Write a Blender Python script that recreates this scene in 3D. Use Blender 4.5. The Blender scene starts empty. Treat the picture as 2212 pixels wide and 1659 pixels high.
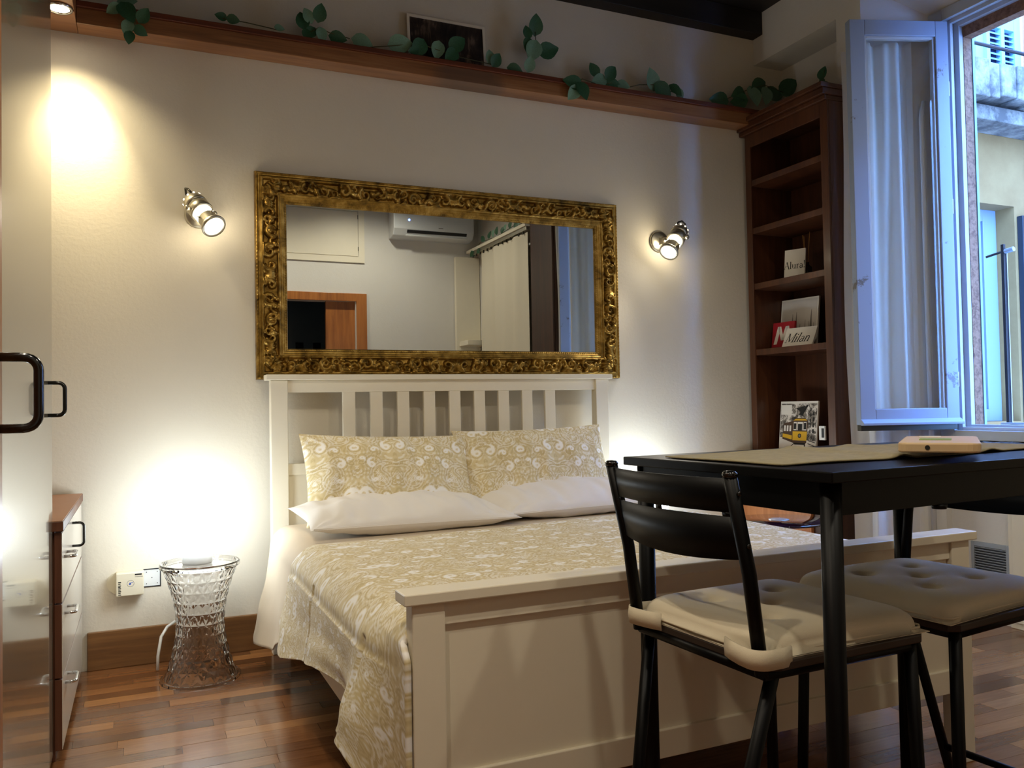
import bpy, math, random
import numpy as np
from mathutils import Vector, Matrix
S = bpy.context.scene
COL = S.collection
random.seed(7)
RNG = np.random.default_rng(7)
PI = math.pi

# ------------------------------------------------------------------ camera, world, lights, exposure
cam = bpy.data.cameras.new('camera'); cam_o = bpy.data.objects.new('camera', cam); COL.objects.link(cam_o)
cam.sensor_fit = 'HORIZONTAL'; cam.sensor_width = 36; cam.lens = 29.3125; cam.clip_start = .02; cam.clip_end = 200
cam_o.matrix_world = Matrix(((0.912999, 0.005729, -0.407922, 0), (-0.407556, -0.031808, -0.912626, 0),
                             (-0.018204, 0.999478, -0.026706, 1.0444), (0, 0, 0, 1)))
S.camera = cam_o
S.view_settings.view_transform = 'Standard'; S.view_settings.look = 'None'
S.view_settings.exposure = .3; S.view_settings.gamma = 1; S.view_settings.use_curve_mapping = False

W = bpy.data.worlds.new('sky'); S.world = W; W.use_nodes = True
bg = W.node_tree.nodes['Background']; bg.inputs[0].default_value = (.16, .37, 1, 1); bg.inputs[1].default_value = 26.0

def lamp(name, kind, loc, energy, color, size=.05, aim=None, angle=100, blend=.6):
    l = bpy.data.lights.new(name, kind); o = bpy.data.objects.new(name, l); COL.objects.link(o)
    l.energy = energy; l.color = color; o.location = loc
    if kind in ('POINT', 'SPOT'): l.shadow_soft_size = size
    if kind == 'SPOT': l.spot_size = math.radians(angle); l.spot_blend = blend
    if aim is not None: o.rotation_euler = Vector(aim).to_track_quat('-Z', 'Y').to_euler()
    return o
WARM = (1, .80, .52)
SC_AXES = {'L': ((.25, 3.70, 1.875), Vector((.40, -.617, -.683)).normalized()), 'R': ((2.623, 3.70, 1.911), Vector((-.63, -.29, -.72)).normalized())}
for k, (c, ax) in SC_AXES.items():
    lamp('sconce_beam', 'SPOT', Vector(c) + ax * .12, 8, (1, .93, .80), .03, ax, 110, .8)
lamp('downlight_beam', 'SPOT', (-.275, 3.605, 2.58), 24, (1, .86, .56), .02, (.02, .14, -1), 120, 1)
lamp('downlight_core', 'SPOT', (-.275, 3.605, 2.58), 46, (1, .86, .56), .015, (.05, .23, -.44), 50, 1)
for y in (.85, 1.75):
    lamp('canopy_beam', 'SPOT', (-.13, y, 2.585), 26, (1, .89, .70), .03, (.30, .05, -1), 120, .6)
for x in (.6, 2.0):
    lamp('ceiling_fill', 'SPOT', (x, .25, 3.27), 50, (1, .91, .74), .06, (0, .10, -1), 160, .6)  # added fill below the ceiling, no fixture; lifts the room and rear wall

# ------------------------------------------------------------------ materials
def C(h):
    h = h.lstrip('#'); v = [int(h[i:i + 2], 16) / 255 for i in (0, 2, 4)]
    return tuple((c / 12.92 if c <= .04045 else ((c + .055) / 1.055) ** 2.4) for c in v) + (1,)

class NT:
    def __init__(s, name):
        s.m = bpy.data.materials.new(name); s.m.use_nodes = True; s.t = s.m.node_tree; s.t.nodes.clear()
        s.out = s.t.nodes.new('ShaderNodeOutputMaterial')
    def n(s, kind, ins=None, **kw):
        nd = s.t.nodes.new('ShaderNode' + kind)
        for k, v in kw.items(): setattr(nd, k, v)
        for k, v in (ins or {}).items():
            if isinstance(v, tuple) and len(v) == 2 and hasattr(v[0], 'bl_idname'): s.t.links.new(v[0].outputs[v[1]], nd.inputs[k])
            else: nd.inputs[k].default_value = v
        return nd
    def surf(s, nd, o=0): s.t.links.new(nd.outputs[o], s.out.inputs[0]); return s.m
    def ramp(s, src, stops):
        r = s.n('ValToRGB', {0: src}); e = r.color_ramp.elements
        while len(e) < len(stops): e.new(.5)
        for i, (p, c) in enumerate(stops): e[i].position = p; e[i].color = c
        return r
    def coord(s, scale=(1, 1, 1), which='Object'):
        tc = s.n('TexCoord'); return s.n('Mapping', {'Vector': (tc, which), 'Scale': scale})
    def noise(s, scale, detail=4, rough=.5, dist=0, vec=None):
        i = {'Scale': scale, 'Detail': detail, 'Roughness': rough, 'Distortion': dist}
        if vec: i['Vector'] = (vec, 0)
        return s.n('TexNoise', i)

def plain(name, col, rough=.5, metal=0, coat=0, bump=0, bscale=200, vary=0, vscale=6, spec=.5, sheen=0):
    t = NT(name); c = C(col) if isinstance(col, str) else col
    ins = {'Roughness': rough, 'Metallic': metal, 'Coat Weight': coat, 'Specular IOR Level': spec, 'Sheen Weight': sheen}
    vec = t.coord()
    if vary:
        nz = t.noise(vscale, 5, .6, 0, vec)
        dk = tuple(x * (1 - vary) for x in c[:3]) + (1,); lt = tuple(min(1, x * (1 + vary * .6)) for x in c[:3]) + (1,)
        ins['Base Color'] = (t.ramp((nz, 0), [(.3, dk), (.7, lt)]), 0)
    else: ins['Base Color'] = c
    if bump:
        nb = t.noise(bscale, 6, .6, 0, vec); ins['Normal'] = (t.n('Bump', {'Strength': bump, 'Distance': .002, 'Height': (nb, 0)}), 0)
    return t.surf(t.n('BsdfPrincipled', ins))

def wood(name, dark, mid, light, scale=(2, 30, 30), rough=.35, coat=.2, bump=.06):
    t = NT(name); vec = t.coord(scale); v2 = t.coord(tuple(x * .25 for x in scale))
    a = t.noise(1.5, 6, .6, .6, vec); b = t.noise(1.2, 3, .5, .3, v2)
    mx = t.n('Math', {0: (a, 0), 1: (b, 0)}, operation='ADD')
    h = t.n('Math', {0: (mx, 0), 1: .5}, operation='MULTIPLY')
    r = t.ramp((h, 0), [(.34, C(dark)), (.5, C(mid)), (.66, C(light))])
    bp = t.n('Bump', {'Strength': bump, 'Distance': .001, 'Height': (a, 0)})
    return t.surf(t.n('BsdfPrincipled', {'Base Color': (r, 0), 'Roughness': rough, 'Coat Weight': coat, 'Coat Roughness': .15, 'Normal': (bp, 0)}))

def fascia_mat():  # cherry wood with a patch of dark glossy shading painted into its colour
    m = wood('cherry_fascia_painted_shade', '6e4628', '8f5f3a', 'a5764d', (2, 26, 40), .32, .3); t = m.node_tree; b = next(n for n in t.nodes if n.type == 'BSDF_PRINCIPLED')
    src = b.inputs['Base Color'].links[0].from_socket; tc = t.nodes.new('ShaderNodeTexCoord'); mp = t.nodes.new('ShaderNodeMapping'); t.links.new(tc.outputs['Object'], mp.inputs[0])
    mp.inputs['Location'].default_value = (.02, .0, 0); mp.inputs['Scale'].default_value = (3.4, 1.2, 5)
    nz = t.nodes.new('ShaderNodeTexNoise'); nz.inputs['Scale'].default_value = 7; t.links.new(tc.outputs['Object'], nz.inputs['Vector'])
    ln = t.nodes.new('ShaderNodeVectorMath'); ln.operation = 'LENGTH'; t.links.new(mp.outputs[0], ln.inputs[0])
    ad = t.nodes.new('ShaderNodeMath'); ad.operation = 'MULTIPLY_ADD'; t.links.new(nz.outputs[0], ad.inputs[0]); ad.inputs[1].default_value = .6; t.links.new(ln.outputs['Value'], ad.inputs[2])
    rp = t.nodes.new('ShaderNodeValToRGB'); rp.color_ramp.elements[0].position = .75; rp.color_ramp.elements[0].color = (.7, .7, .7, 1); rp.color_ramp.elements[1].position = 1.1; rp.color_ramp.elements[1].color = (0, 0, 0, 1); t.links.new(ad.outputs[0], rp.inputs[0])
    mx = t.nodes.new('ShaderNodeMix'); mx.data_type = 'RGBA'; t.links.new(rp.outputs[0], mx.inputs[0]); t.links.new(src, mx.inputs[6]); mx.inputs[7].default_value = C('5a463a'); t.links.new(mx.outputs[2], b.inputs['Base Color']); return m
def emit(name, col, strength):
    t = NT(name); return t.surf(t.n('Emission', {'Color': col, 'Strength': strength}))

def wall_mat(name, col):
    t = NT(name); vec = t.coord()
    n1 = t.noise(60, 6, .65, 0, vec); n2 = t.noise(5, 3, .5, 0, vec)
    ad = t.n('Math', {0: (n1, 0), 1: (n2, 0)}, operation='ADD')
    bp = t.n('Bump', {'Strength': .22, 'Distance': .006, 'Height': (ad, 0)})
    c = C(col); r = t.ramp((t.noise(1.7, 4, .6, 0, vec), 0), [(.3, tuple(x * .95 for x in c[:3]) + (1,)), (.7, c)])
    return t.surf(t.n('BsdfPrincipled', {'Base Color': (r, 0), 'Roughness': .85, 'Specular IOR Level': .2, 'Normal': (bp, 0)}))

def plank_mat():
    t = NT('parquet'); at = t.n('Attribute', attribute_name='tone'); vec = t.coord((3, 40, 10)); v2 = t.coord((1, 12, 4))
    a = t.noise(2, 7, .65, .5, vec); b = t.noise(2.2, 4, .5, .8, v2)
    s1 = t.n('Math', {0: (at, 2), 1: .56}, operation='MULTIPLY')
    s2 = t.n('Math', {0: (a, 0), 1: .30, 2: (s1, 0)}, operation='MULTIPLY_ADD')
    s3 = t.n('Math', {0: (b, 0), 1: .14, 2: (s2, 0)}, operation='MULTIPLY_ADD')
    r = t.ramp((s3, 0), [(.12, C('3c2415')), (.4, C('6c4426')), (.6, C('8a5a34')), (.85, C('b07c4b'))])
    ro = t.ramp((a, 0), [(.3, (.14,) * 3 + (1,)), (.8, (.26,) * 3 + (1,))])
    bp = t.n('Bump', {'Strength': .05, 'Distance': .001, 'Height': (a, 0)})
    return t.surf(t.n('BsdfPrincipled', {'Base Color': (r, 0), 'Roughness': (ro, 0), 'Coat Weight': .15, 'Coat Roughness': .06, 'Normal': (bp, 0)}))

def paisley_mat(name):
    t = NT(name)
    w = t.n('Attribute', attribute_name='white'); l = t.n('Attribute', attribute_name='line'); vec = t.coord()
    nz = t.noise(9, 3, .5, 0, vec)
    base = t.ramp((nz, 0), [(.3, C('d5c394')), (.7, C('e0d2ab'))])
    m1 = t.n('Mix', {0: (l, 2), 6: (base, 0), 7: C('c0ab78')}, data_type='RGBA')
    m2 = t.n('Mix', {0: (w, 2), 6: (m1, 2), 7: C('f6f3ee')}, data_type='RGBA')
    nb = t.noise(500, 2, .5, 0, vec); bp = t.n('Bump', {'Strength': .12, 'Distance': .001, 'Height': (nb, 0)})
    return t.surf(t.n('BsdfPrincipled', {'Base Color': (m2, 2), 'Roughness': .75, 'Sheen Weight': .15, 'Specular IOR Level': .25, 'Normal': (bp, 0)}))

def sheer_mat():
    t = NT('sheer_voile'); vec = t.coord()
    d = t.n('BsdfDiffuse', {'Color': C('f2eee6')}); tr = t.n('BsdfTranslucent', {'Color': C('f2eee6')})
    tp = t.n('BsdfTransparent', {'Color': (1, 1, 1, 1)})
    a = t.n('MixShader', {0: .35, 1: (d, 0), 2: (tr, 0)}); b = t.n('MixShader', {0: .16, 1: (a, 0), 2: (tp, 0)})
    return t.surf(b)

def gold_mat():
    t = NT('antique_gilt'); vec = t.coord(); n1 = t.noise(18, 6, .65, .4, vec); n2 = t.noise(90, 4, .6, 0, vec)
    r = t.ramp((n1, 0), [(.32, C('54401a')), (.5, C('94722f')), (.72, C('c8a55a'))])
    ro = t.ramp((n2, 0), [(.3, (.28,) * 3 + (1,)), (.7, (.5,) * 3 + (1,))])
    bp = t.n('Bump', {'Strength': .1, 'Distance': .001, 'Height': (n2, 0)})
    return t.surf(t.n('BsdfPrincipled', {'Base Color': (r, 0), 'Metallic': .8, 'Roughness': (ro, 0), 'Normal': (bp, 0)}))

def pane_mat():
    t = NT('window_pane'); lw = t.n('LayerWeight', {'Blend': .5}); pw5 = t.n('Math', {0: (lw, 1), 1: 4.0}, operation='POWER'); fr = t.n('Math', {0: (pw5, 0), 1: .8, 2: .04}, operation='MULTIPLY_ADD'); a = t.n('BsdfTransparent', {'Color': (.96, .98, .98, 1)}); b = t.n('BsdfGlossy', {'Roughness': .01})
    return t.surf(t.n('MixShader', {0: (fr, 0), 1: (a, 0), 2: (b, 0)}))
def glass_mat(name, ior=1.45, col=(1, 1, 1, 1), rough=0):
    t = NT(name); return t.surf(t.n('BsdfGlass', {'Color': col, 'IOR': ior, 'Roughness': rough}))

def peel_mat():
    t = NT('weathered_sash_paint'); vec = t.coord(); n1 = t.noise(14, 6, .7, 0, vec); n2 = t.noise(3, 3, .5, 0, vec)
    mu = t.n('Math', {0: (n1, 0), 1: (n2, 0)}, operation='MULTIPLY')
    r = t.ramp((mu, 0), [(.30, C('93a0b6')), (.37, C('93a0b6')), (.40, C('6c6a68'))])
    bp = t.n('Bump', {'Strength': .2, 'Distance': .002, 'Height': (mu, 0)})
    return t.surf(t.n('BsdfPrincipled', {'Base Color': (r, 0), 'Roughness': .42, 'Normal': (bp, 0)}))

def speckle_mat(name, a, b, scale, lo=.45, hi=.6, rough=.9, bump=.5):
    t = NT(name); vec = t.coord(); n1 = t.noise(scale, 6, .7, 0, vec)
    r = t.ramp((n1, 0), [(lo, C(a)), (hi, C(b))])
    bp = t.n('Bump', {'Strength': bump, 'Distance': .01, 'Height': (n1, 0)})
    return t.surf(t.n('BsdfPrincipled', {'Base Color': (r, 0), 'Roughness': rough, 'Normal': (bp, 0)}))

M = dict(gloss2=plain('satin_cream_front', 'd2c9ba', .24, 0, .2), 
    wall=wall_mat('plaster_wall', 'dbd2bf'), white_wall=wall_mat('white_plaster', 'dcd8d0'),
    ceiling=wood('dark_ceiling_wood', '0d0907', '17100b', '20160f', (2, 20, 20), .6, 0),
    fascia=wood('cherry_fascia', '6e4628', '8f5f3a', 'a5764d', (2, 26, 40), .32, .3), lip=wood('cherry_lip', '4a2110', '612c15', '74391c', (2, 26, 40), .4, .2),
    bookcase=wood('walnut_bookcase', '3d2010', '4f2b16', '60381e', (30, 30, 2), .42, .12), dark_wood=wood('dark_cabinet_wood', '2c170d', '3b2012', '4b2a18', (30, 30, 2), .45, .1),
    cabinet=wood('honey_cabinet', '8a4f28', 'a8683a', 'bd7d4c', (28, 28, 1.6), .4, .15),
    dresser_side=wood('dresser_wood', '4d2b1d', '603824', '70452f', (24, 24, 2), .5, .05), dresser_top=plain('dresser_top', 'a87450', .45, 0, .1, vary=.08),
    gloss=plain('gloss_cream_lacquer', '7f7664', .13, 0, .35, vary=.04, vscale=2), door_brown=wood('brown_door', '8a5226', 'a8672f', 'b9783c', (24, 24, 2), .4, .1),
    base=wood('oak_baseboard', '5a3a20', '75502c', '8a6238', (2, 30, 30), .4, .1),
    white=plain('white_stain', 'e8dfc9', .42, 0, 0, .05, 90, .02), cream=plain('ivory_plastic', 'dcd2b8', .45), white_plastic=plain('white_plastic', 'dcdcd8', .35),
    plank=plank_mat(), subfloor=plain('subfloor', '1a0e08', .8), paisley=paisley_mat('paisley_cotton'),
    sheet=plain('pale_sheet_cotton', 'cfbea4', .8, 0, 0, .1, 500, .03, 8, .25, .1), pillow=plain('white_pillow_cotton', 'e9e4de', .8, 0, 0, .1, 500, .02, 8, .25, .1),
    mattress=plain('mattress_ticking', 'd8ccc2', .85), cushion=plain('cushion_canvas', 'd6cab0', .85, 0, 0, .2, 420, .04, 9, .25, .1),
    black=plain('black_powder_coat', '040405', .42, 0, 0, .03, 300, spec=.16), black_table=plain('black_foil', '050506', .40, 0, 0, .04, 200, spec=.18), seat_wood=plain('brown_seat_edge', '26160d', .5),
    black_plastic=plain('black_handle', '070707', .18, 0, .3), gold=gold_mat(), mirror=plain('mirror_silver', (.80, .84, .84, 1), .004, 1),
    steel=plain('brushed_steel', 'c4beac', .38, 1, 0, .05, 300), dark_steel=plain('dark_steel', '55534c', .35, 1), chrome=plain('chrome', 'c8c8c8', .12, 1),
    acrylic=glass_mat('clear_acrylic', 1.46, (.985, .985, .99, 1)), glass=pane_mat(), sheer=sheer_mat(), linen=plain('linen_panel', 'd8cfba', .9),
    sash=peel_mat(), frame=plain('window_frame_paint', 'b4babf', .4, vary=.05), leaf=plain('leaf_green', '2f5a3c', .5, vary=.3, vscale=25), leaf2=plain('pale_leaf', '6f947c', .55, vary=.2, vscale=25), stem=plain('vine_stem', '4b4a28', .6),
    stone=speckle_mat('rough_sill_stone', '4a4743', '77736c', 22, rough=.9, bump=1), jamb=speckle_mat('pitted_jamb', '5f4230', '8d6a50', 40, .34, .56),
    runner=plain('woven_runner', '968b6a', .9, 0, 0, .6, 260, .16, 60), board=plain('pale_beech', 'd2b68c', .5, vary=.08, vscale=12), lime=plain('lime_label', '8fa51f', .5),
    paper=plain('paper_white', 'e4ded2', .6), ink=plain('black_ink', '17150f', .7), red=plain('metro_red', '9a1220', .5), yellow=plain('tram_yellow', 'd8a81a', .5), grey=plain('print_grey', '77736c', .6), blue_ink=plain('blue_ink', '2c55b8', .6), brown_ink=plain('print_brown', '4d3623', .6),
    purple_glass=plain('dark_purple_glass', '1c0d20', .06, 0, .5), purple=plain('purple_stem', '3b3f9a', .15, 0, .4), silver=plain('matt_silver', 'bfc0c4', .4, .6),
    reed=plain('reed_stick', 'a8763a', .6), dark_glass=plain('reed_bottle', '2b1c12', .1), ac=plain('air_conditioner_plastic', 'd4d6d6', .35), shadow=plain('dark_slot', '15161a', .6),
    tile=plain('blue_grey_tile', '4a545c', .2), tile_dark=plain('black_tile', '0b0d10', .2), vent=plain('vent_grey', '9fa6ad', .4, .2),
    facade=speckle_mat('ochre_stucco', '745428', '836436', 3, .3, .7, .9, .1), facade_up=plain('pale_orange_stucco', 'b8865c', .9, vary=.08), slab=speckle_mat('weathered_balcony', '3f3a32', '857d6c', 3.2, .4, .62, .9, .4),
    shutter=plain('pale_blue_shutter', '7fa2b4', .5), shutter_dark=plain('shutter_gap', '121a3c', .8), iron=plain('iron_black', '16181c', .5), pale_iron=plain('pale_steel', 'a9b6c0', .3, .5), court=plain('courtyard_paving', '7a7a78', .9),
    glow_lens=emit('lit_lens', (1, .93, .78, 1), 30), glow_ring=emit('lit_ring', (1, .88, .64, 1), 34), glow_hole=emit('lit_hole', (1, .86, .62, 1), 4), glow_globe=emit('lit_globe', (.80, .91, 1, 1), 19), glow_down=emit('lit_downlight', (1, .9, .7, 1), 40), led=emit('blue_led', (.15, .25, 1, 1), 6),
)

def photo_mat(name, kind):
    t = NT(name); 
    if kind == 'dark':
        vec = t.coord((30, 1, 7)); n1 = t.noise(1, 6, .7, 1.2, vec); v2 = t.coord((8, 1, 8)); n2 = t.noise(1, 4, .5, 0, v2)
        mu = t.n('Math', {0: (n1, 0), 1: (n2, 0)}, operation='MULTIPLY')
        r = t.ramp((mu, 0), [(.16, C('14100f')), (.27, C('372c28')), (.42, C('94806c'))])
    elif kind == 'sky':
        vec = t.coord((3, 3, 3)); n1 = t.noise(1, 4, .5, 0, vec); r = t.ramp((n1, 0), [(.3, C('c3bdb6')), (.7, C('dcd6cd'))])
    else:
        vec = t.coord((22, 22, 22)); n1 = t.noise(1, 7, .75, .6, vec); r = t.ramp((n1, 0), [(.42, C('2c2722')), (.5, C('8a8175')), (.56, C('e0d8cc'))])
    return t.surf(t.n('BsdfPrincipled', {'Base Color': (r, 0), 'Roughness': .45}))
M['photo_dark'] = photo_mat('dark_photo_print', 'dark'); M['photo_sky'] = photo_mat('pale_sky_print', 'sky'); M['photo_street'] = photo_mat('street_print', 'street')

# ------------------------------------------------------------------ geometry helpers
class MB:
    def frame(s, x0, x1, y0, y1, z0, z1, w, wb=None, wt=None, axis='y'):
        """four butt-jointed bars; axis 'y': bars run in the x-z plane, 'x': in the y-z plane"""
        wb = w if wb is None else wb; wt = w if wt is None else wt
        if axis == 'y':
            s.box((x0, y0, z0), (x0 + w, y1, z1)); s.box((x1 - w, y0, z0), (x1, y1, z1)); lo, hi = x0 + w, x1 - w
            if wb: s.box((lo, y0, z0), (hi, y1, z0 + wb))
            if wt: s.box((lo, y0, z1 - wt), (hi, y1, z1))
        else:
            s.box((x0, y0, z0), (x1, y0 + w, z1)); s.box((x0, y1 - w, z0), (x1, y1, z1)); lo, hi = y0 + w, y1 - w
            if wb: s.box((x0, lo, z0), (x1, hi, z0 + wb))
            if wt: s.box((x0, lo, z1 - wt), (x1, hi, z1))
        return s
    def __init__(s): s.v = []; s.f = []
    def add(s, vs, fs):
        b = len(s.v); s.v += [tuple(map(float, p)) for p in vs]; s.f += [tuple(b + i for i in f) for f in fs]; return s
    def box(s, a, b):
        (x0, y0, z0), (x1, y1, z1) = a, b
        return s.hexa([(x0, y0, z0), (x1, y0, z0), (x1, y1, z0), (x0, y1, z0), (x0, y0, z1), (x1, y0, z1), (x1, y1, z1), (x0, y1, z1)])
    def hexa(s, v): return s.add(v, [(0, 3, 2, 1), (4, 5, 6, 7), (0, 1, 5, 4), (1, 2, 6, 5), (2, 3, 7, 6), (3, 0, 4, 7)])
    def obox(s, c, size, rot=(0, 0, 0)):
        from mathutils import Euler
        R = Euler(rot).to_matrix(); c = Vector(c); h = [x / 2 for x in size]
        return s.hexa([c + R @ Vector((i * h[0], j * h[1], k * h[2])) for k in (-1, 1) for i, j in ((-1, -1), (1, -1), (1, 1), (-1, 1))])
    def prism(s, poly, ext):
        # poly: list of 3D points (planar), ext: extrusion vector
        n = len(poly); e = Vector(ext); top = [Vector(p) + e for p in poly]
        return s.add(list(poly) + top, [tuple(range(n))[::-1], tuple(range(n, 2 * n))] + [(i, (i + 1) % n, n + (i + 1) % n, n + i) for i in range(n)])
    def tube(s, pts, r, n=10, caps=True):
        pts = [Vector(p) for p in pts]; rs = r if isinstance(r, (list, tuple)) else [r] * len(pts)
        b = len(s.v); up = None; vs = []
        for i, p in enumerate(pts):
            d = (pts[min(i + 1, len(pts) - 1)] - pts[max(i - 1, 0)]).normalized()
            if up is None:
                up = Vector((0, 0, 1)) if abs(d.z) < .9 else Vector((1, 0, 0))
            x = d.cross(up).normalized(); y = x.cross(d).normalized(); up = y
            for k in range(n):
                a = 2 * PI * k / n; vs.append(p + (x * math.cos(a) + y * math.sin(a)) * rs[i])
        fs = []
        for i in range(len(pts) - 1):
            for k in range(n): fs.append((i * n + k, i * n + (k + 1) % n, (i + 1) * n + (k + 1) % n, (i + 1) * n + k))
        if caps: fs += [tuple(range(n))[::-1], tuple(range((len(pts) - 1) * n, len(pts) * n))]
        return s.add(vs, fs)
    def lathe(s, prof, n=32, axis=Vector((0, 0, 1)), o=(0, 0, 0), closed=False):
        axis = Vector(axis).normalized(); o = Vector(o); q = Vector((0, 0, 1)).rotation_difference(axis)
        vs = []
        for r, z in prof:
            for k in range(n):
                a = 2 * PI * k / n; vs.append(o + q @ Vector((r * math.cos(a), r * math.sin(a), z)))
        fs = [(i * n + k, i * n + (k + 1) % n, (i + 1) * n + (k + 1) % n, (i + 1) * n + k) for i in range(len(prof) - 1) for k in range(n)]
        m = len(prof)
        if closed: fs += [((m - 1) * n + k, (m - 1) * n + (k + 1) % n, (k + 1) % n, k) for k in range(n)]
        else: fs += [tuple(range(n))[::-1], tuple(range((m - 1) * n, m * n))]
        return s.add(vs, fs)
    def grid(s, P, flip=False):
        ny, nx = P.shape[:2]; b = len(s.v); s.v += list(map(tuple, P.reshape(-1, 3).tolist()))
        for j in range(ny - 1):
            for i in range(nx - 1):
                q = (b + j * nx + i, b + j * nx + i + 1, b + (j + 1) * nx + i + 1, b + (j + 1) * nx + i)
                s.f.append(q[::-1] if flip else q)
        return s
    def build(s, name, mat, parent=None, smooth=False, bev=0, org=None, attrs=None, seg=2):
        me = bpy.data.meshes.new(name)
        v = s.v
        if org is None and parent is not None: org = base_of(parent)
        if org is not None and any(org): v = [(a - org[0], b - org[1], c - org[2]) for a, b, c in v]
        me.from_pydata(v, [], s.f); me.update()
        if attrs:
            for k, arr in attrs.items():
                at = me.attributes.new(k, 'FLOAT', 'POINT'); at.data.foreach_set('value', np.asarray(arr, dtype=np.float32).ravel())
        if smooth: me.polygons.foreach_set('use_smooth', [True] * len(me.polygons))
        me.materials.append(M[mat] if isinstance(mat, str) else mat)
        o = bpy.data.objects.new(name, me); COL.objects.link(o)
        if parent is not None: o.parent = parent
        elif org is not None: o.location = org
        if bev:
            b = o.modifiers.new('bevel', 'BEVEL'); b.width = bev; b.segments = seg; b.limit_method = 'ANGLE'; b.angle_limit = math.radians(40)
        if smooth and smooth != True:
            pass
        return o
LOCAL = set()
def base_of(o):
    # world base of the (unrotated) ancestor chain; local-frame things are built about their own base
    p = o; out = Vector((0, 0, 0))
    while p is not None:
        if p.name in LOCAL: return None
        out += Vector(p.location); p = p.parent
    return tuple(out)
def tag(o, label, cat, group=None, kind=None):
    o['label'] = label; o['category'] = cat
    if group: o['group'] = group
    if kind: o['kind'] = kind
    return o
def thing(name, label, cat, loc=(0, 0, 0), rotz=0, group=None, local=False):
    o = bpy.data.objects.new(name, None); COL.objects.link(o); o.empty_display_size = .05
    o.location = loc; o.rotation_euler = (0, 0, rotz)
    if local: LOCAL.add(o.name)
    return tag(o, label, cat, group)
def struct(o): o['kind'] = 'structure'; return o
def box(name, a, b, mat, parent=None, bev=.003): return MB().box(a, b).build(name, mat, parent, bev=bev)
def copy_tree(o, parent=None):
    c = o.copy(); COL.objects.link(c)
    if parent is not None: c.parent = parent
    for ch in o.children: copy_tree(ch, c)
    return c
def wob(X, Y, seed, n=6, f0=2, f1=9):
    r = np.random.default_rng(seed); out = np.zeros_like(X)
    for _ in range(n):
        f = r.uniform(f0, f1); a = r.uniform(0, 2 * PI); out += np.sin((X * math.cos(a) + Y * math.sin(a)) * f * 2 + r.uniform(0, 6.3)) / f * f0
    return out / n

# ------------------------------------------------------------------ room shell
WY, RY, XL, CZ = 3.835, -.59, -.88, 3.30      # back wall, rear wall, left wall, ceiling
floor = struct(box('floor', (XL, RY - 1.2, -.06), (3.75, WY + .1, -.004), 'subfloor', bev=0))
stuff = MB(); tones = []; pl_n = 0
pw = .066; gap = .0005
j = 0; y = RY
while y < WY - .001:
    y1 = min(y + pw, WY); x = XL - random.uniform(0, .4); 
    while x < 3.66:
        L = random.choice((.3, .36, .42, .42, .5)); x1 = min(x + L, 3.66); xa = max(x, XL)
        if x1 - xa > .01:
            tone = random.choice((random.uniform(.25, .6), random.uniform(.45, .8), random.uniform(.0, 1)))
            cx, cy = (xa + x1) / 2, (y + y1) / 2
            dz = random.uniform(-.0006, 0)
            m = MB().box((xa + gap, y + gap, -.004), (x1 - gap, y1 - gap, dz))
            vis = (-.3 < cx < 1.05 and 1.55 < cy) or (1.75 < cx and 1.0 < cy < 2.95)
            if vis: m.build('plank', 'plank', floor, attrs={'tone': [tone] * 8}); pl_n += 1
            else: stuff.add(m.v, m.f); tones += [tone] * 8
        x = x1
    y = y1
ps = stuff.build('plank_field', 'plank', floor, attrs={'tone': tones}); ps['kind'] = 'stuff'

struct(box('wall_back', (XL - .1, WY, -.06), (3.75, WY + .12, CZ + .1), 'wall', bev=0))
struct(box('wall_left', (XL - .1, RY - .1, -.06), (XL, WY, CZ + .1), 'wall', bev=0))
m = MB()                                                        # rear wall with a doorway X 1.0-1.98, z 0-2.12
m.box((XL - .1, RY - .12, -.06), (1.0, RY, CZ + .1)); m.box((1.98, RY - .12, -.06), (3.75, RY, CZ + .1)); m.box((1.0, RY - .12, 2.12), (1.98, RY, CZ + .1))
struct(m.build('wall_rear', 'white_wall'))
struct(box('ceiling', (XL - .1, RY - .1, CZ), (3.75, WY + .1, CZ + .08), 'ceiling', bev=0))
struct(box('trim_1', (XL, 3.75, 3.168), (3.306, WY, CZ), 'ceiling', bev=.004))                # dark beam along the back wall
for i, yb in enumerate((2.75, 1.75, .75, -.25)):
    struct(box('trim_%d' % (i + 2), (XL, yb, 3.19), (3.306, yb + .12, CZ), 'ceiling', bev=.004))
# window wall: header band, bookcase niche, pier and splayed window recess
PX = 3.306
struct(MB().box((PX, 3.2, 3.018), (3.70, WY, CZ + .02)).build('wall_right', 'white_wall'))
struct(MB().box((3.515, 3.2, -.06), (3.70, WY, 3.018)).build('wall_right', 'white_wall'))
struct(MB().hexa([(PX, 3.04, -.06), (3.58, 2.86, -.06), (3.70, 2.86, -.06), (3.70, 3.2, -.06), (PX, 3.04, CZ), (3.58, 2.86, CZ), (3.70, 2.86, CZ), (3.70, 3.2, CZ)]).build('wall_right', 'white_wall'))
struct(MB().hexa([(PX, 3.04, -.06), (3.70, 3.2, -.06), (3.70, 3.2001, -.06), (PX, 3.2001, -.06), (PX, 3.04, CZ), (3.70, 3.2, CZ), (3.70, 3.2001, CZ), (PX, 3.2001, CZ)]).build('wall_right', 'white_wall'))
struct(MB().hexa([(PX, 1.50, 3.12), (3.58, 1.50, 2.93), (3.70, 1.50, 2.93), (3.70, 1.50, CZ), (PX, 3.05, 3.12), (3.58, 3.05, 2.93), (3.70, 3.05, 2.93), (3.70, 3.05, CZ)]).build('wall_right', 'white_wall'))
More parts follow.
